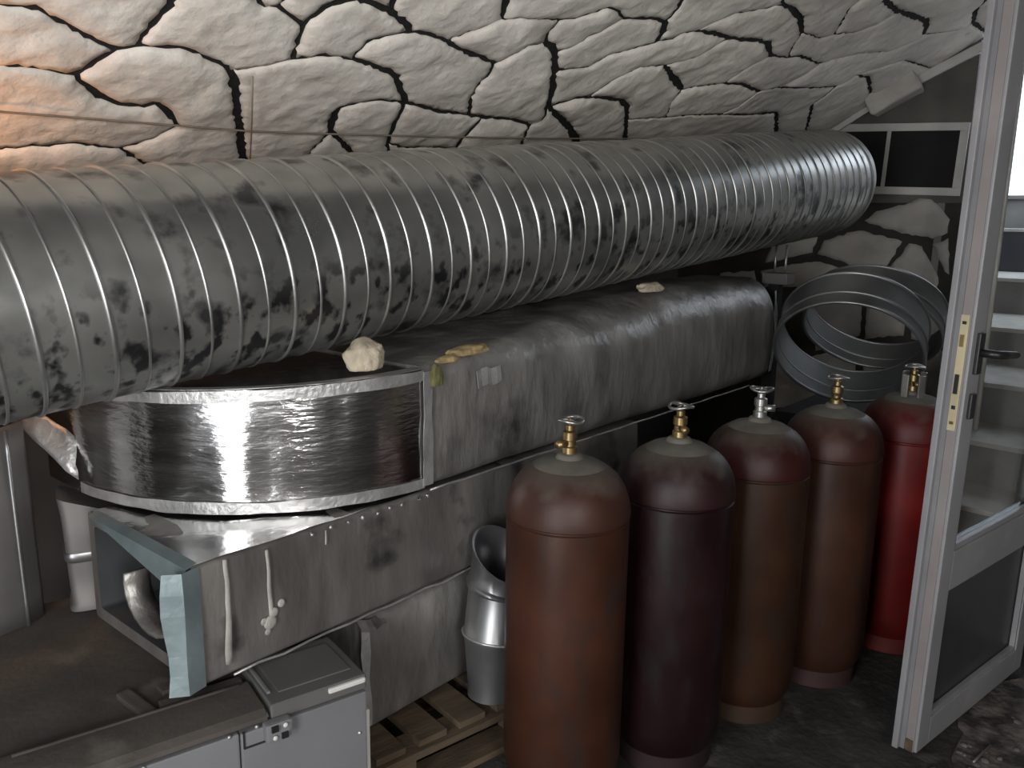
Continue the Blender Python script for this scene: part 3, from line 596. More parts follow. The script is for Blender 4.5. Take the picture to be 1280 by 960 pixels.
# --- elbow of the upper duct
elb = empty('foil_elbow_duct', (1.0, 1.8, 0.755), 'bright shiny foil wrapped duct elbow curving back under the pipe', 'duct')
oe = V3((1.0, 1.8, 0.755)); RO, RI = 0.60, 0.13; cxe, cye = 1.415, 2.10; ez0, ez1 = 0.757, 1.072
def elbp(t, r): return V3((cxe - r * math.sin(t), cye - r * math.cos(t), 0))
NA = 48; TT = [math.pi / 2 * i / NA for i in range(NA + 1)]
def ezt(t): return 1.070 - 0.032 * t / (math.pi / 2)
def elb_ring(i):
    t = TT[min(i, NA)]; ext = V3((0, 0.05 * max(0, i - NA), 0)); r = []
    nz_ = 12
    for k in range(nz_ + 1):
        z = ez0 + (ezt(t) - ez0) * k / nz_; p = elbp(t, RO) + ext; p.z = z
        d = (p - V3((cxe, cye, z)));  d.normalize(); q = V3((t * 2.2, z * 1.2, 0.3))
        p += d * (0.004 * noise.noise(q * 3) + 0.002 * noise.noise(V3((t * 14, z * 5, 1)))); r.append(p - oe)
    for k in range(1, 7):
        p = elbp(t, RO + (RI - RO) * k / 6) + ext; p.z = ezt(t) + 0.003 * nz3(p, 8); r.append(p - oe)
    for k in range(1, 7):
        p = elbp(t, RO + (RI - RO) * (6 - k) / 6) + ext; p.z = ez0
        if k == 6: break
        r.append(p - oe)
    return r
loft('elbow_body', [elb_ring(i) for i in range(NA + 5)], M_FOIL, elb, ang=40)
for nm, zz in (('upper_rim_tape', 1), ('lower_rim_tape', 0)):
    pth = []
    for i in range(NA + 1):
        p = elbp(TT[i], RO + 0.005); p.z = (ezt(TT[i]) - 0.014 if zz else ez0 + 0.016) + 0.002 * nz3(p, 12); pth.append(p - oe)
    strip(nm, pth, 0.028, (0, 0, 1), M_TAPE, elb, jit=0.25)
strip('top_fold', [elbp(TT[i], RO - 0.012) + V3((0, 0, ezt(TT[i]) + 0.004)) - oe for i in range(NA + 1)], 0.03, [elbp(TT[i], 1) - elbp(TT[i], 0) for i in range(NA + 1)], M_TAPE, elb, jit=0.3)
# torn foil flap at the far end of the elbow
fl = []
for i in range(9):
    f = i / 8; a = V3((0.80, 2.08, 0.80)).lerp(V3((0.70, 2.33, 0.98)), f); b = V3((0.815, 2.12, 0.90)).lerp(V3((0.72, 2.33, 1.0)), f)
    fl.append([(a.lerp(b, k / 5) + V3((0.012, 0.01, 0.008)) * nz3(a.lerp(b, k / 5), 22)) - oe for k in range(6)])
o = loft('torn_foil_flap', fl, M_TAPE, elb, cap=False, closed=False); md = o.modifiers.new('thickness', 'SOLIDIFY'); md.thickness = 0.003

# --- lower insulated duct with an open left end
lo = empty('insulated_duct', (1.5, 1.74, 0.475), 'grimy foil wrapped duct with an open left end, below the shiny elbow', 'duct')
ol = V3((1.5, 1.74, 0.475)); x0, x1, y0, y1, z0, z1 = 0.775, 2.45, 1.5, 1.985, 0.478, 0.748
rings = []
sec = rrect(y0, y1, z0, z1, 0.012, 0.012, 3); secin = rrect(y0 + 0.03, y1 - 0.03, z0 + 0.03, z1 - 0.03, 0.012, 0.012, 3)
for i in range(46):
    x = x0 + (x1 - x0) * i / 45; rg = []
    for y, z in sec:
        p = V3((x, y, z)); fr = 1.0 if z > z0 + 0.02 else 0.1
        p.y += 0.006 * nz3(p, 6) * fr; p.z += 0.003 * nz3(p + V3((4, 4, 4)), 7) * (1 if z > z1 - 0.02 else 0); rg.append(p - ol)
    rings.append(rg)
inner = [[V3((x, y, z)) - ol for y, z in secin] for x in (x0 + 0.6, x0 + 0.3, x0)]
bm = bmesh.new(); R0 = [[bm.verts.new(p) for p in r] for r in rings]
for a, b in zip(R0, R0[1:]):
    for k in range(len(a)): bm.faces.new((a[k], a[(k + 1) % len(a)], b[(k + 1) % len(a)], b[k]))
bm.faces.new(R0[-1]); o = frombm('insulation_wrap', bm, M_DUSTFOIL2, lo, True); o.data.set_sharp_from_angle(angle=math.radians(40))
loft('top_foil', [[V3((x, y, z1 + 0.002 + 0.004 * nz3((x, y, 2), 9))) - ol for y in [y0 + 0.004 + (y1 - y0 - 0.02) * k / 8 for k in range(9)]] for x in [x0 + 0.004 + (0.95) * i / 30 for i in range(31)]], M_FOIL, lo, cap=False, closed=False)
bm = bmesh.new(); R1 = [[bm.verts.new(p) for p in r] for r in inner]
for a, b in zip(R1, R1[1:]):
    for k in range(len(a)): bm.faces.new((a[k], a[(k + 1) % len(a)], b[(k + 1) % len(a)], b[k]))
bm.faces.new(R1[0]); frombm('inner_sleeve', bm, M_INSIDE, lo, True)
bm = bmesh.new(); ra = [bm.verts.new(p) for p in rings[0]]; rb = [bm.verts.new(p) for p in inner[-1]]
for k in range(len(ra)): bm.faces.new((ra[k], ra[(k + 1) % len(ra)], rb[(k + 1) % len(ra)], rb[k]))
frombm('end_rim', bm, M_DUSTFOIL2, lo)
# loose foil flange at the front of the open end, flared outwards
fr = []
for k in range(7):
    z = z0 + 0.004 + (z1 - z0 - 0.004) * k / 6; b_ = 0.006 * math.sin(k * 1.1)
    fr.append([V3((x0 + 0.012, y0 - 0.006, z)) - ol, V3((x0 - 0.03, y0 - 0.016 + b_ * 0.4, z)) - ol, V3((x0 - 0.062 + b_, y0 + 0.008, z)) - ol])
o = loft('foil_flange', fr, M_BLUEFOIL, lo, cap=False, closed=False, smooth=False); o.modifiers.new('thickness', 'SOLIDIFY').thickness = 0.0015
tp = []
for k in range(7):
    y = y0 + 0.002 + (y1 - y0 - 0.03) * k / 6
    tp.append([V3((x0 + 0.012, y, z1 + 0.006)) - ol, V3((x0 - 0.012, y, z1 - 0.002)) - ol, V3((x0 - 0.006 - 0.024 * (1 - k / 6), y + 0.01, z1 - 0.008 - 0.045 * (1 - k / 6))) - ol])
o = loft('foil_top_flange', tp, M_BLUEFOIL, lo, cap=False, closed=False, smooth=False); o.modifiers.new('thickness', 'SOLIDIFY').thickness = 0.0015
# curl of loose insulation inside the opening
cl = []
for i in range(12):
    a = math.radians(-20 + 200 * i / 11); c = V3((x0 + 0.005, 1.68, 0.625)); cl.append([c + V3((k * 0.03 - 0.02, 0.11 * math.cos(a), -0.085 * math.sin(a))) - ol for k in range(3)])
o = loft('insulation_curl', cl, M_DUSTFOIL, lo, cap=False, closed=False); o.modifiers.new('thickness', 'SOLIDIFY').thickness = 0.008
# sealant drips
def drip(parent, org, x, ytop, z_hi, z_lo, r, blob=None):
    pth = []; rr = []
    n = 10
    for i in range(n + 1):
        z = z_hi + (z_lo - z_hi) * i / n; pth.append(V3((x + 0.006 * nz3((x * 9, z * 14, 0), 1), ytop, z)) - org); rr.append(r * (0.6 + 0.5 * abs(nz3((x, z * 40, 2), 1)) + 0.4 * i / n))
    o = tube('sealant_drip', pth, rr, M_DRIP, parent, 7)
    for v in o.data.vertices: v.co.y = (v.co.y - (ytop - org.y)) * 0.35 + (ytop - org.y)
    return o
drip(lo, ol, 0.845, 1.493, 0.745, 0.51, 0.008); drip(lo, ol, 0.945, 1.494, 0.735, 0.575, 0.006); drip(lo, ol, 1.10, 1.494, 0.735, 0.70, 0.003)
bm = bmesh.new()
for dx, dz, r in ((0.945, 0.565, 0.017), (0.955, 0.585, 0.012), (0.975, 0.60, 0.010), (0.938, 0.545, 0.008), (0.93, 0.572, 0.009)):
    s = bmesh.ops.create_icosphere(bm, subdivisions=2, radius=r)['verts']
    for v in s: v.co = V3((v.co.x, v.co.y * 0.3, v.co.z)) + V3((dx, 1.494, dz)) - ol
frombm('sealant_splash', bm, M_DRIP, lo, True)
tube('bottom_edge_strip', [V3((0.85 + 1.5 * i / 24, 1.493 + 0.002 * math.sin(i * 1.7), 0.480 + 0.003 * math.sin(i * 2.3))) - ol for i in range(25)], 0.003, M_TAPE, lo)
for k in range(9):
    x = 1.06 + 0.045 * k + 0.02 * random.random()
    bm = bmesh.new(); s = bmesh.ops.create_icosphere(bm, subdivisions=1, radius=0.0055)['verts']
    for v in s: v.co = v.co * (0.7 + 0.5 * random.random()) + V3((x, 1.491, 0.742 - 0.008 * random.random())) - ol
    frombm('sealant_bead', bm, M_TAPE, lo, True)

# --- third duct section standing on the pallet
th = empty('insulated_duct', (1.62, 1.70, 0.146), 'dull foil wrapped duct section standing on the wooden pallet, lowest of the stack', 'duct')
ot = V3((1.62, 1.70, 0.146)); rings = []
for i in range(40):
    x = 1.235 + 0.80 * i / 39; rg = []
    for y, z in rrect(1.515, 1.96, 0.147, 0.462, 0.012, 0.03, 4):
        p = V3((x, y, z)); b = math.sin((z - 0.14) / 0.33 * math.pi)
        p.y += 0.012 * nz3(p, 5) * b + 0.005 * nz3(p, 13) * b; p.x += 0.012 * nz3(p + V3((7, 1, 1)), 6) * b if i == 0 else 0; rg.append(p - ot)
    rings.append(rg)
loft('insulation_wrap', rings, M_DUSTFOIL, th, ang=45)
strip('foil_corner_fold', [V3((1.225 + 0.005 * nz3((0, 0, i * 0.3), 1), 1.512, 0.43 - 0.27 * i / 8)) - ot for i in range(9)], 0.02, (1, -0.3, 0), M_TAPE, th, jit=0.7)
strip('top_foil_flap', [V3((1.20 + 0.09 * i / 5, 1.505 - 0.012 * math.sin(i), 0.452 - 0.003 * i)) - ot for i in range(6)], 0.03, (0.1, 0.8, 0.6), M_DUSTFOIL, th, jit=0.6)

# ================================================================ PALLET
PA = math.radians(-10.3); pal = empty('wooden_pallet', (1.16, 1.412, 0), 'old wooden pallet on the floor carrying the lowest duct', 'pallet', PA)
for k in range(8):
    box('deck_board', (0.05 + k * 0.125, 0.32, 0.132), (0.085, 0.64, 0.018), M_WOOD, pal, bev=0.002)
for y in (0.03, 0.32, 0.60):
    box('stringer', (0.5, y, 0.1125), (1.0, 0.09, 0.02), M_WOOD, pal, bev=0.002)
    for x in (0.06, 0.5, 0.94): box('block', (x, y, 0.062), (0.11, 0.085, 0.08), M_WOOD, pal, bev=0.002)
    box('bottom_board', (0.5, y, 0.011), (1.0, 0.09, 0.02), M_WOOD, pal, bev=0.002)

# ================================================================ GREY CASE
CA = math.radians(-13.7); cs = empty('equipment_case', (1.06, 1.317, 0), 'large grey plastic equipment case with dusty lid in the bottom left corner', 'case', CA)
CWd, CDp, CH = 0.72, 0.80, 0.462           # local: x from -CWd to 0, y from 0 to CDp
box('body', (-CWd / 2, CDp / 2, 0.22), (CWd, CDp - 0.02, 0.43), M_CASE, cs, bev=0.012, seg=3)
lid = box('lid', (-CWd / 2, CDp / 2 + 0.02, 0.426), (CWd + 0.01, CDp - 0.02, 0.036), M_CASETOP, cs, bev=0.015, seg=3)
# sloping front lip of the lid
lip = [[V3((x, 0.004, 0.432)), V3((x, -0.012, 0.436)), V3((x, -0.012, 0.446)), V3((x, 0.004, 0.455)), V3((x, 0.10, 0.462)), V3((x, 0.118, 0.458)), V3((x, 0.122, 0.44))] for x in (-CWd + 0.01, -CWd + 0.03, -0.222)]
lip[0] = [V3((p.x, p.y * 0.9 + 0.012, p.z - 0.006)) for p in lip[0]]
loft('front_lip', lip, M_CASETOP, cs, ang=25)
box('lid_rib', (-0.43, 0.17, 0.447), (0.03, 0.13, 0.018), M_CASETOP, cs, rot=rot_z(0.25), bev=0.005); box('lid_rib', (-0.31, 0.142, 0.447), (0.17, 0.025, 0.016), M_CASETOP, cs, bev=0.005)
box('lid_tab', (-0.36, 0.205, 0.447), (0.04, 0.03, 0.012), M_CASETOP, cs, rot=rot_z(0.2), bev=0.003)
cov = box('battery_cover', (-0.105, 0.095, 0.444), (0.215, 0.205, 0.036), M_CASECOVER, cs, bev=0.008, seg=3)
box('cover_panel', (-0.10, 0.098, 0.4625), (0.165, 0.135, 0.005), M_CASECOVER, cov, bev=0.0025)
box('cover_ridge', (-0.20, 0.098, 0.4625), (0.008, 0.12, 0.008), M_CASE, cov, bev=0.003)
box('chipped_edge', (-0.045, -0.008, 0.452), (0.085, 0.010, 0.012), M_WHITE, cs, bev=0.004)
box('front_panel', (-0.50, -0.001, 0.22), (0.438, 0.024, 0.415), M_CASE, cs, bev=0.004); box('front_panel', (-0.14, -0.002, 0.215), (0.276, 0.024, 0.42), M_CASE, cs, bev=0.004)
for a in ((-0.272, -0.0138, 0.41, 0.004, 0.036), (-0.248, -0.0138, 0.392, 0.05, 0.004)): box('recess_line', (a[0], a[1], a[2]), (a[3], 0.004, a[4]), M_DARK, cs)
lt = box('latch', (-0.205, -0.02, 0.415), (0.055, 0.026, 0.04), M_CASE, cs, bev=0.006)
for dx, dz in ((-0.010, 0.010), (0.010, -0.010)): box('latch_slot', (-0.205 + dx, -0.0345, 0.415 + dz), (0.014, 0.008, 0.012), M_BLACK, lt)
for dx, dz in ((0.012, 0.012), (-0.01, -0.01)):
    bm = bmesh.new(); s = bmesh.ops.create_uvsphere(bm, u_segments=10, v_segments=6, radius=0.0055)['verts']
    for v in s: v.co = V3((v.co.x, v.co.y * 0.5, v.co.z)) + V3((-0.205 + dx, -0.036, 0.415 + dz))
    frombm('latch_pin', bm, M_WHITE, lt, True)
for x, z in ((-0.46, 0.425), (-0.30, 0.428), (-0.245, 0.43), (-0.02, 0.33)):
    bm = bmesh.new(); s = bmesh.ops.create_uvsphere(bm, u_segments=10, v_segments=6, radius=0.0045)['verts']
    for v in s: v.co += V3((x, -0.013, z))
    frombm('screw', bm, M_TAPE, cs, True)
tube('lid_rim', [V3((-CWd + 0.06 + (CWd - 0.30) * k / 8, 0.105, 0.459)) for k in range(9)], 0.006, M_CASETOP, cs)
box('white_edge_strip', (0.006, 0.004, 0.27), (0.009, 0.012, 0.20), M_WHITE, cs, bev=0.002)

# loose sheet-metal pieces at the left, standing on the case
sp = empty('sheet_metal_panel', (0.475, 2.12, CH - 0.018), 'upright bent galvanised sheet panel at the left edge under the pipe', 'panel')
vs = []
pp = [(-0.42, 0.02), (-0.2, -0.005), (0.0, -0.012), (0.12, -0.01), (0.185, 0.0), (0.20, 0.012), (0.235, 0.03), (0.248, 0.05), (0.250, 0.07)]
o = loft('sheet', [[V3((x, y + 0.02 * k / 8, 0.002 + 0.50 * k / 8)) for x, y in pp] for k in range(9)], M_DULLSHEET, sp, cap=False, closed=False); o.modifiers.new('thickness', 'SOLIDIFY').thickness = 0.004
tube('seam', [V3((0.19, -0.006 + 0.02 * k / 8, 0.004 + 0.49 * k / 8)) for k in range(9)], 0.005, M_SHEET, sp)
eb = empty('duct_boot', (0.875, 2.15, CH - 0.018), 'pale tapered sheet metal duct boot with a seam band, left of the open duct end', 'duct boot')
def oval(cx, cy, z, rx, ry, tx=0, n=28, pw=3.2):
    r = []
    for i in range(n):
        a = 2 * math.pi * i / n; c, s = math.cos(a), math.sin(a); x = rx * math.copysign(abs(c) ** (2 / pw), c); y = ry * math.copysign(abs(s) ** (2 / pw), s); r.append(V3((cx + x, cy + y, z + tx * x)))
    return r
eb.rotation_euler = (0, 0, math.radians(-22))
def ov(cx, cy, z, rx, ry, tx=0): return oval(cx, cy, z, rx, ry, tx, 36, 7.0)
loft('boot_body', [ov(0.008, -0.003, 0.003, 0.100, 0.083), ov(0.004, 0, 0.018, 0.090, 0.074), ov(0.0, 0, 0.10, 0.089, 0.072), ov(-0.004, 0, 0.20, 0.088, 0.071, -0.03), ov(-0.006, 0.004, 0.235, 0.088, 0.07, -0.12), ov(-0.012, 0.01, 0.265, 0.089, 0.07, -0.38)], M_DULLSHEET, eb, ang=40)
loft('seam_band', [ov(-0.002, 0, 0.130, 0.090, 0.073, 0.0), ov(-0.002, 0, 0.134, 0.093, 0.075, 0.0), ov(-0.003, 0, 0.150, 0.093, 0.075, 0.0), ov(-0.004, 0, 0.155, 0.090, 0.073, 0.0)], M_SHEET, eb, ang=60)

# ================================================================ SMALL FITTING (reducer) on the pallet
cn = empty('duct_reducer', (1.55, 1.385, 0.152), 'small round galvanised duct reducer with slanted mouth beside the front cylinder', 'duct fitting')
MT = Matrix.Rotation(math.radians(8), 4, 'Y')
def can_pt(r, z, a, slope=0.0): return MT @ V3((r * math.cos(a), r * math.sin(a), z + slope * (r * math.cos(a) * 0.25 + r * math.sin(a))))
SG = 40
prof = [(0.060, 0.0, 0), (0.062, 0.03, 0), (0.085, 0.16, 0), (0.092, 0.172, 0), (0.092, 0.18, 0), (0.088, 0.186, 0), (0.088, 0.30, 0), (0.092, 0.306, 0.1), (0.095, 0.315, 0.15), (0.092, 0.324, 0.2), (0.087, 0.33, 0.25), (0.087, 0.395, 0.62), (0.090, 0.40, 0.62), (0.084, 0.398, 0.62), (0.082, 0.33, 0.3), (0.082, 0.19, 0), (0.078, 0.16, 0), (0.055, 0.01, 0)]
loft('reducer_body', [[can_pt(r, z, 2 * math.pi * i / SG, s) for i in range(SG)] for r, z, s in prof], M_SHEET, cn, ang=50)
tube('bead', [can_pt(0.091, 0.178, 2 * math.pi * i / SG) for i in range(SG)], 0.004, M_TAPE, cn, 6, True)

# ================================================================ GAS CYLINDERS
def gas_cylinder(loc, cols, label, rz=0.0, valve=0, tilt=(0, 0), sc=1.0):
    """foot ring, body, weld seams, dome, neck plate, valve (> handwheel)"""
    i = len([o for o in bpy.data.objects if o.name.startswith('gas_cylinder')])
    e = empty('gas_cylinder', loc, label, 'gas cylinder', rz, 'row of gas cylinders'); e.rotation_euler = (tilt[0], tilt[1], rz)
    body_c, dome_c, foot_c = [tuple(v * 0.80 for v in c) for c in cols]
    mb = mat('paint_body_%d' % i, body_c, tuple(x * 0.55 for x in body_c), 4.0, rough=0.46, rough2=0.36, bump=0.0004, bscale=60, spec=0.35, smudge=tuple(x * 0.30 + 0.010 for x in body_c), smudge_scale=16.0, smudge_lo=0.52, smudge_hi=0.72, smudge_stretch=(1, 1, 0.45))
    md = mat('paint_dome_%d' % i, dome_c, tuple(x * 0.6 for x in dome_c), 6.0, rough=0.5, bump=0.0004, bscale=60, spec=0.35, dust=(0.87, 0.95, (0.12, 0.108, 0.09)))
    mf = mat('paint_foot_%d' % i, foot_c, tuple(x * 0.6 for x in foot_c), 6.0, rough=0.7)
    r = 0.1495
    lathe('body', [(0.10, 0.045), (0.128, 0.055), (0.143, 0.085), (r, 0.125), (r, 0.742), (r - 0.0035, 0.745), (r - 0.0035, 0.749)], mb, e, 64)
    lathe('foot_ring', [(0.126, 0.001), (0.129, 0.004), (0.129, 0.064), (0.123, 0.064), (0.121, 0.002)], mf, e, 48, None, False, False)
    dome = [(r - 0.004, 0.748), (r + 0.0015, 0.752), (r + 0.002, 0.764)]
    for k in range(1, 13):
        a = math.pi / 2 * k / 12; dome.append((0.030 + (r - 0.030) * math.cos(a) ** 0.9 if k < 12 else 0.030, 0.764 + 0.118 * math.sin(a)))
    lathe('dome', dome, md, e, 64)
    mn = mat('grey_neck_dust', (0.15, 0.14, 0.12), (0.09, 0.085, 0.07), 12.0, rough=0.85)
    lathe('neck_plate', [(0.086, 0.862), (0.087, 0.870), (0.070, 0.880), (0.034, 0.888), (0.030, 0.896), (0.024, 0.90)], mn, e, 40)
    mv = M_BRASS if valve in (0, 2) else M_STEEL
    v = lathe('valve', [(0.019, 0.895), (0.019, 0.915), (0.015, 0.918), (0.015, 0.93), (0.018, 0.933), (0.018, 0.952), (0.011, 0.956), (0.011, 0.968), (0.006, 0.97), (0.006, 0.985)], mv, e, 20)
    a0 = random.uniform(2.6, 3.6)
    tube('valve_outlet', [V3((0.012 * math.cos(a0), 0.012 * math.sin(a0), 0.925)), V3((0.040 * math.cos(a0), 0.040 * math.sin(a0), 0.925))], 0.010, mv, v, 12)
    wheel = tube('handwheel', [V3((0.030 * math.cos(t), 0.030 * math.sin(t), 0.980 + 0.003 * math.cos(2 * t))) for t in [2 * math.pi * k / 24 for k in range(24)]], 0.0042, M_STEEL, v, 8, True)
    for k in range(3):
        a = k * 2 * math.pi / 3; tube('wheel_spoke', [V3((0, 0, 0.982)), V3((0.029 * math.cos(a), 0.029 * math.sin(a), 0.980))], 0.003, M_STEEL, v, 6)
    if valve == 2:
        for a in (2.6, 3.6, 0.5, 5.6): box('guard_post', V3((0.05 * math.cos(a), 0.05 * math.sin(a), 0.915)), (0.008, 0.022, 0.085), M_STEEL, e, rot=rot_z(a), bev=0.002)
    e.scale = (sc, sc, sc); return e
gas_cylinder((1.545, 1.130, 0), ((0.075, 0.027, 0.015), (0.062, 0.024, 0.016), (0.055, 0.022, 0.014)), 'rust orange gas cylinder in front, nearest and largest of the row')
gas_cylinder((1.862, 1.012, 0), ((0.021, 0.0062, 0.0075), (0.028, 0.0085, 0.009), (0.024, 0.010, 0.009)), 'dark maroon gas cylinder, second from the front of the row', 1.2)
gas_cylinder((2.222, 0.955, 0), ((0.055, 0.023, 0.012), (0.048, 0.0085, 0.008), (0.05, 0.024, 0.010)), 'brown gas cylinder with dark red dome and steel valve, third in the row', 2.0, 1)
gas_cylinder((2.560, 0.858, 0), ((0.066, 0.026, 0.015), (0.065, 0.019, 0.013), (0.055, 0.022, 0.019)), 'brownish orange gas cylinder in front of the metal ring, fourth in the row', 0.7)
gas_cylinder((2.945, 0.740, 0), ((0.20, 0.010, 0.008), (0.12, 0.008, 0.007), (0.17, 0.010, 0.008)), 'bright red gas cylinder beside the white door, farthest of the row', 0.3, 2)

# ================================================================ ROUND DUCT COLLARS
def collar(name, c, r, L, elev, azim, label):
    d = V3((math.cos(elev) * math.cos(azim), math.cos(elev) * math.sin(azim), math.sin(elev)))
    e = empty(name, c, label, 'duct collar'); e.rotation_euler = rot_to(d).to_euler()
    lathe('band', [(r, 0), (r, L), (r - 0.004, L), (r - 0.004, 0), (r, 0)], M_RINGM, e, 72, None, False, False)
    tube('near_rim', [V3((r * math.cos(t), r * math.sin(t), 0)) for t in [2 * math.pi * k / 72 for k in range(72)]], 0.007, M_SHEET, e, 8, True)
    tube('far_rim', [V3((r * math.cos(t), r * math.sin(t), L)) for t in [2 * math.pi * k / 72 for k in range(72)]], 0.006, M_SHEET, e, 8, True)
    tube('bead', [V3((r * math.cos(t), r * math.sin(t), L * 0.35)) for t in [2 * math.pi * k / 72 for k in range(72)]], 0.006, M_RINGM, e, 8, True)
    return e
collar('duct_collar', (3.40, 1.115, 0.925), 0.285, 0.17, math.radians(38), math.radians(12), 'round galvanised duct collar propped behind the fourth gas cylinder')
collar('duct_collar', (3.75, 1.14, 0.985), 0.285, 0.13, math.radians(48), math.radians(6), 'second round duct collar behind the first, nearer the end wall')
# crate the collars lean on
cr = empty('storage_crate', (3.75, 1.17, 0), 'dark box behind the gas cylinders under the round collars', 'crate')
box('crate_body', (0, 0, 0.30), (0.5, 0.50, 0.60), M_DARK, cr, bev=0.01); box('crate_lid', (0, 0, 0.61), (0.52, 0.52, 0.03), M_DARK, cr, bev=0.005)
# hanger with two threaded rods
hg = empty('pipe_hanger', (3.72, 1.54, 0), 'steel hanger with two thin rods between duct end and pipe', 'hanger')
box('hanger_bracket', (0, 0.02, 1.19), (0.09, 0.12, 0.05), M_DULLSHEET, hg, bev=0.004)
for dy in (0.0, 0.05): tube('rod', [V3((0, -0.01 + dy, 1.19)), V3((0, -0.01 + dy, 1.342))], 0.006, M_STEEL, hg)
box('hanger_post', (0.0, 0.03, 0.59), (0.05, 0.05, 1.18), M_DARK, hg)

# ================================================================ ROCKS AND FOAM ON THE DUCTS
def rock(name, c, s, m, label, cat, seed, parent=None, sub=4, amp=0.28):
    bm = bmesh.new(); bmesh.ops.create_icosphere(bm, subdivisions=sub, radius=1.0)
    for v in bm.verts:
        n = v.co.normalized(); k = 1 + amp * nz3(n * 1.3 + V3((seed, 0, 0)), 1.2) + 0.10 * nz3(n * 4 + V3((0, seed, 0)), 1)
        v.co = V3((n.x * s[0], n.y * s[1], n.z * s[2])) * k
    zmin = min(v.co.z for v in bm.verts)
    for v in bm.verts:
        if v.co.z < zmin * 0.55: v.co.z = zmin * 0.55
    o = frombm(name, bm, m, parent, True); o.location = c
    if label: tag(o, label, cat)
    return o
rock('rock', (1.292, 1.575, 1.106), (0.052, 0.042, 0.047), M_ROCK, 'beige lump of rock lying on the foil elbow below the pipe', 'rock', 3, amp=0.16)
rock('rock', (2.62, 1.575, 1.205), (0.075, 0.035, 0.022), M_ROCK, 'flat beige stone chip on top of the straight duct near its far end', 'rock', 8)
rock('foam_patch', V3((1.62, 1.535, 1.092)) - o0, (0.085, 0.022, 0.016), M_FOAM, None, None, 5, up); rock('foam_patch', V3((1.53, 1.525, 1.080)) - o0, (0.045, 0.018, 0.012), M_FOAM, None, None, 9, up)
rock('foam_patch', V3((1.455, 1.492, 1.045)) - o0, (0.022, 0.010, 0.035), M_MOULD, None, None, 11, up)
strip('foil_patch', [V3((1.60 + 0.10 * i / 5, 1.482 + 0.003 * (i % 2), 1.02 + 0.004 * (i % 3))) - o0 for i in range(6)], 0.045, (0, 0.15, 1), M_TAPE, up, jit=0.6)

# ================================================================ DOOR
DA = math.atan2(-0.178, 0.984)
dr_ = empty('door_1', (2.278, 0.46, 0.02), 'white plastic glazed door standing open at the right edge', 'door', DA); dr_['kind'] = 'structure'; dr_.rotation_euler = (Matrix.Rotation(DA, 3, 'Z') @ Matrix.Rotation(0.011, 3, 'X')).to_euler()
DW, DH, DT = 0.73, 2.05, 0.055     # local x along leaf from latch edge, y away from camera
SW = 0.068
def db(nm, x0, x1, z0, z1, m=M_PVC, y0=0.0, y1=DT, par=None, bev=0.004): return box(nm, ((x0 + x1) / 2, (y0 + y1) / 2, (z0 + z1) / 2), (x1 - x0, y1 - y0, z1 - z0), m, par or dr_, bev=bev)
st = db('latch_stile', 0, SW, 0, DH); db('hinge_stile', DW - SW, DW, 0, DH)
db('bottom_rail', SW, DW - SW, 0.0, 0.085, y1=DT - 0.001); db('middle_rail', SW, DW - SW, 0.462, 0.575, y1=DT - 0.001); db('top_rail', SW, DW - SW, DH - 0.08, DH, y1=DT - 0.001)
db('edge_lip', -0.022, 0.0, 0.0, DH, y0=DT - 0.012, y1=DT + 0.004, bev=0.003, par=st)
db('gasket', -0.007, 0.0, 0.0, DH, M_GASKET, DT - 0.024, DT - 0.012, st, 0.001); db('edge_profile', -0.004, 0.001, 0.0, DH, M_PVCEDGE, 0.008, DT - 0.024, st, 0.001)
db('chipped_corner', -0.006, 0.002, 0.0, 0.035, M_WOOD, 0.010, 0.030, st, 0.001)
for x0_, x1_, z0_, z1_ in ((SW, SW + 0.014, 0.575, DH - 0.08), (DW - SW - 0.014, DW - SW, 0.575, DH - 0.08), (SW, DW - SW, 0.575, 0.592), (SW, DW - SW, DH - 0.094, DH - 0.08), (SW, SW + 0.010, 0.085, 0.462), (DW - SW - 0.01, DW - SW, 0.085, 0.462), (SW, DW - SW, 0.085, 0.097)):
    db('glazing_bead', x0_, x1_, z0_, z1_, y0=0.004, y1=0.02, bev=0.003)
db('glass_pane', SW + 0.001, DW - SW - 0.001, 0.58, DH - 0.085, M_GLASS, 0.024, 0.030, bev=0); db('infill_panel', SW + 0.001, DW - SW - 0.001, 0.088, 0.46, M_INFILL, 0.022, 0.034, bev=0)
fp = db('lock_faceplate', -0.0065, -0.003, 0.915, 1.21, M_STRIKE, 0.012, 0.032, bev=0.001)
for z, h, m_ in ((1.145, 0.030, M_BRASS), (1.035, 0.05, M_BLACK), (0.975, 0.010, M_BLACK), (1.19, 0.008, M_BLACK), (0.935, 0.008, M_BRASS)): db('latch_bolt', -0.010 if h > 0.02 else -0.0072, -0.006, z - h / 2, z + h / 2, m_, 0.017, 0.027, fp, 0.0005)
hd = db('handle_plate', 0.022, 0.052, 1.06, 1.165, M_BLACK, -0.010, 0.0, bev=0.003)
tube('handle_lever', [V3((0.037, -0.006, 1.115)), V3((0.037, -0.045, 1.115)), V3((0.06, -0.052, 1.113)), V3((0.15, -0.05, 1.105))], [0.011, 0.010, 0.011, 0.009], M_BLACK, hd, 10)
db('key_plate', 0.022, 0.05, 0.945, 1.01, M_BLACK, -0.009, 0.0, bev=0.003)

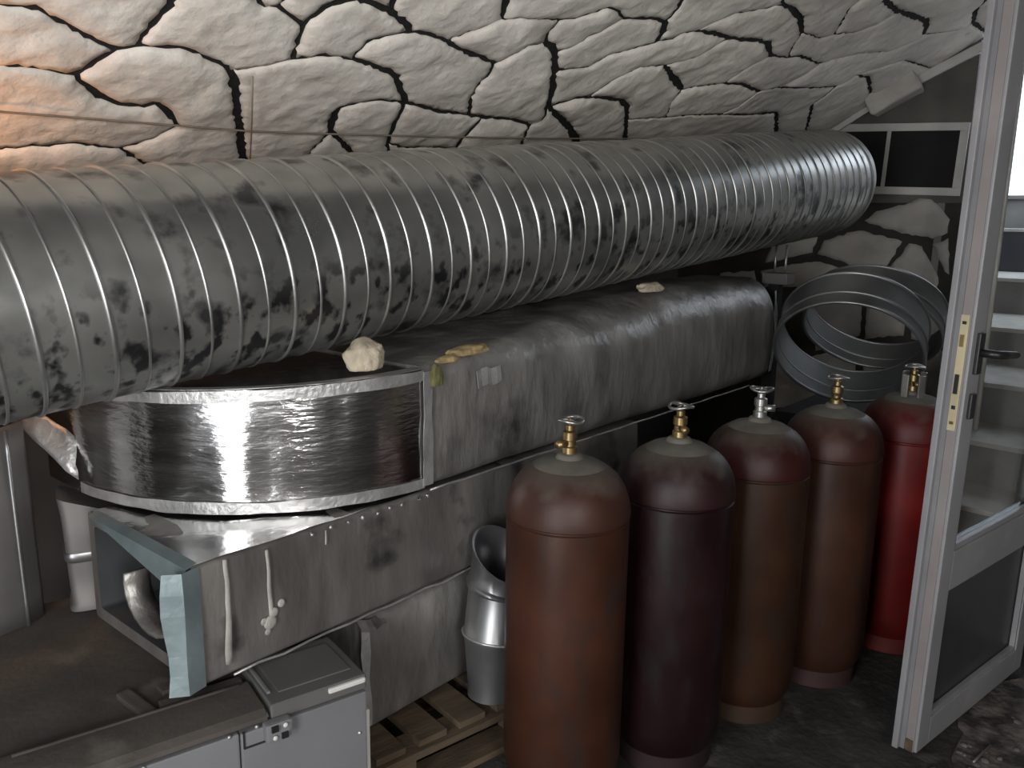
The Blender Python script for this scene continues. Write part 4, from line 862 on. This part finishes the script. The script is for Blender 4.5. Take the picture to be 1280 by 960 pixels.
# ================================================================ STAIRS AND OUTSIDE
SA = math.radians(-12)
stairs = empty('staircase', (3.5, 0.6, 0), 'concrete steps with pale worn edges seen through the door glass', 'stairs')
os_ = V3((3.5, 0.6, 0))
for k, (x, z, yl, dep) in enumerate(((3.28, 0.17, 0.66, 0.55), (3.55, 0.36, 0.78, 0.60), (3.88, 0.55, 0.88, 0.62), (4.24, 0.74, 0.95, 0.95), (4.85, 0.93, 1.05, 1.1), (5.62, 1.14, 1.18, 2.4))):
    L_ = yl - 0.27 - 0.02; zt = z - 0.02; c = V3((x, yl, 0))
    R_ = rot_z(math.radians(-4 if k < 3 else 0))
    def sb(nm, ax0, ax1, z0_, z1_, m_, par):
        cc = R_ @ V3(((ax0 + ax1) / 2, -L_ / 2, 0)) + c; return box(nm, (cc.x - os_.x, cc.y - os_.y, (z0_ + z1_) / 2), (ax1 - ax0, L_, z1_ - z0_), m_, par, rot=R_, bev=0.004)
    stp = sb('step', 0.004, dep, max(0.0, z - 0.36), z - 0.022, M_CONC, stairs); sb('step_edge', -0.012, dep, z - 0.0215, z, M_NOSE, stp)
tag(tube('white_pole', [(4.06, 0.745, 0.552), (4.06, 0.745, 2.4)], 0.011, M_NOSE), 'thin white vertical pole standing on the steps behind the door glass', 'pole')
nb = empty('navy_box', (6.55, 1.05, 1.142), 'dark navy box standing at the top of the stairs', 'box')
box('box_body', (0, 0, 0.13), (0.35, 0.62, 0.26), M_NAVY, nb, bev=0.01); box('box_rim', (0, 0, 0.27), (0.37, 0.64, 0.02), M_WHITE, nb, bev=0.004)
pw = empty('parapet_wall', (7.6, 1.1, 1.12), 'low grey concrete parapet beyond the top of the stairs', 'parapet'); box('parapet', (0, 0, 0.26), (0.15, 2.0, 0.52), M_CONC, pw, bev=0.01); box('coping', (0, 0, 0.535), (0.2, 2.0, 0.03), M_CONC, pw, bev=0.005)

# ================================================================ FLOOR BITS
rnd = random.Random(3); k = 0
for i in range(34):
    u, v = rnd.uniform(0, 1), rnd.uniform(0, 1); x = 2.25 + 0.62 * u; y = 0.43 - 0.16 * u - 0.26 * v; s = rnd.uniform(0.004, 0.010)
    o = rock('rubble_chip', (x, y, s * 0.40), (s * rnd.uniform(0.9, 1.6), s * rnd.uniform(0.8, 1.4), s * 0.7), M_DEBRIS, 'pale rubble chip scattered on the floor at the foot of the door', 'rubble', i * 1.7, sub=2); o['group'] = 'rubble chips by the door'; o.rotation_euler = (0, 0, rnd.uniform(0, 6))
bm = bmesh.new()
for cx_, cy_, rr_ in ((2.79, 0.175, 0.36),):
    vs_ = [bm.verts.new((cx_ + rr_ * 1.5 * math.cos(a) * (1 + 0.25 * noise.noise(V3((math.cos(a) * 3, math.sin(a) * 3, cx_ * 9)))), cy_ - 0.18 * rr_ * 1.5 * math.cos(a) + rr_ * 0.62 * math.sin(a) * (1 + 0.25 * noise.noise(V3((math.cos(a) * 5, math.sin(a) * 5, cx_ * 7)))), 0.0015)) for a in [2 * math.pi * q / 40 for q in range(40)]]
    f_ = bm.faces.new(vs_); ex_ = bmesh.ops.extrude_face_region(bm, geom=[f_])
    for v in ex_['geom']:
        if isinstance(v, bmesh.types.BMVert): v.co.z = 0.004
lit_dust_m = mat('lit_floor_dust', (0.19, 0.165, 0.15), (0.035, 0.032, 0.030), 14.0, rough=0.95, bump=0.006, bscale=50, lo=0.40, hi=0.64)  # pale floor dust, its colour also carrying the outdoor light by the door
tag(frombm('lit_floor_dust', bm, lit_dust_m), 'pale dusty floor at the foot of the door with outdoor light painted in', 'dust', kind='stuff')
tag(tube('metal_nail', [(2.36, 0.335, 0.010), (2.475, 0.315, 0.010)], 0.0035, M_STEEL), 'thin shiny metal rod lying on the floor by the door', 'nail')

# ================================================================ WARM LAMP (left, out of the frame)
LPOS = cpt(0.56, -0.52, 0.03)
lp = empty('wall_lamp', LPOS, 'small warm bulb in a socket low on the sloping ceiling at far left', 'lamp')
lathe('socket', [(0.022, 0.0), (0.024, 0.03), (0.018, 0.045)], M_BLACK, lp, 20)
M_BULB = emis('warm_bulb', (1.0, 0.45, 0.15), 6.0)
lathe('bulb', [(0.012, -0.075), (0.026, -0.062), (0.032, -0.045), (0.026, -0.022), (0.015, 0.0)], M_BULB, lp, 20)
pl = bpy.data.lights.new('bulb_light', 'POINT'); pl.energy = 3.0; pl.color = (1.0, 0.40, 0.12); pl.shadow_soft_size = 0.03
po = bpy.data.objects.new('bulb_light', pl); COL.objects.link(po); po.location = (0.0, -0.03, -0.12); po.parent = lp
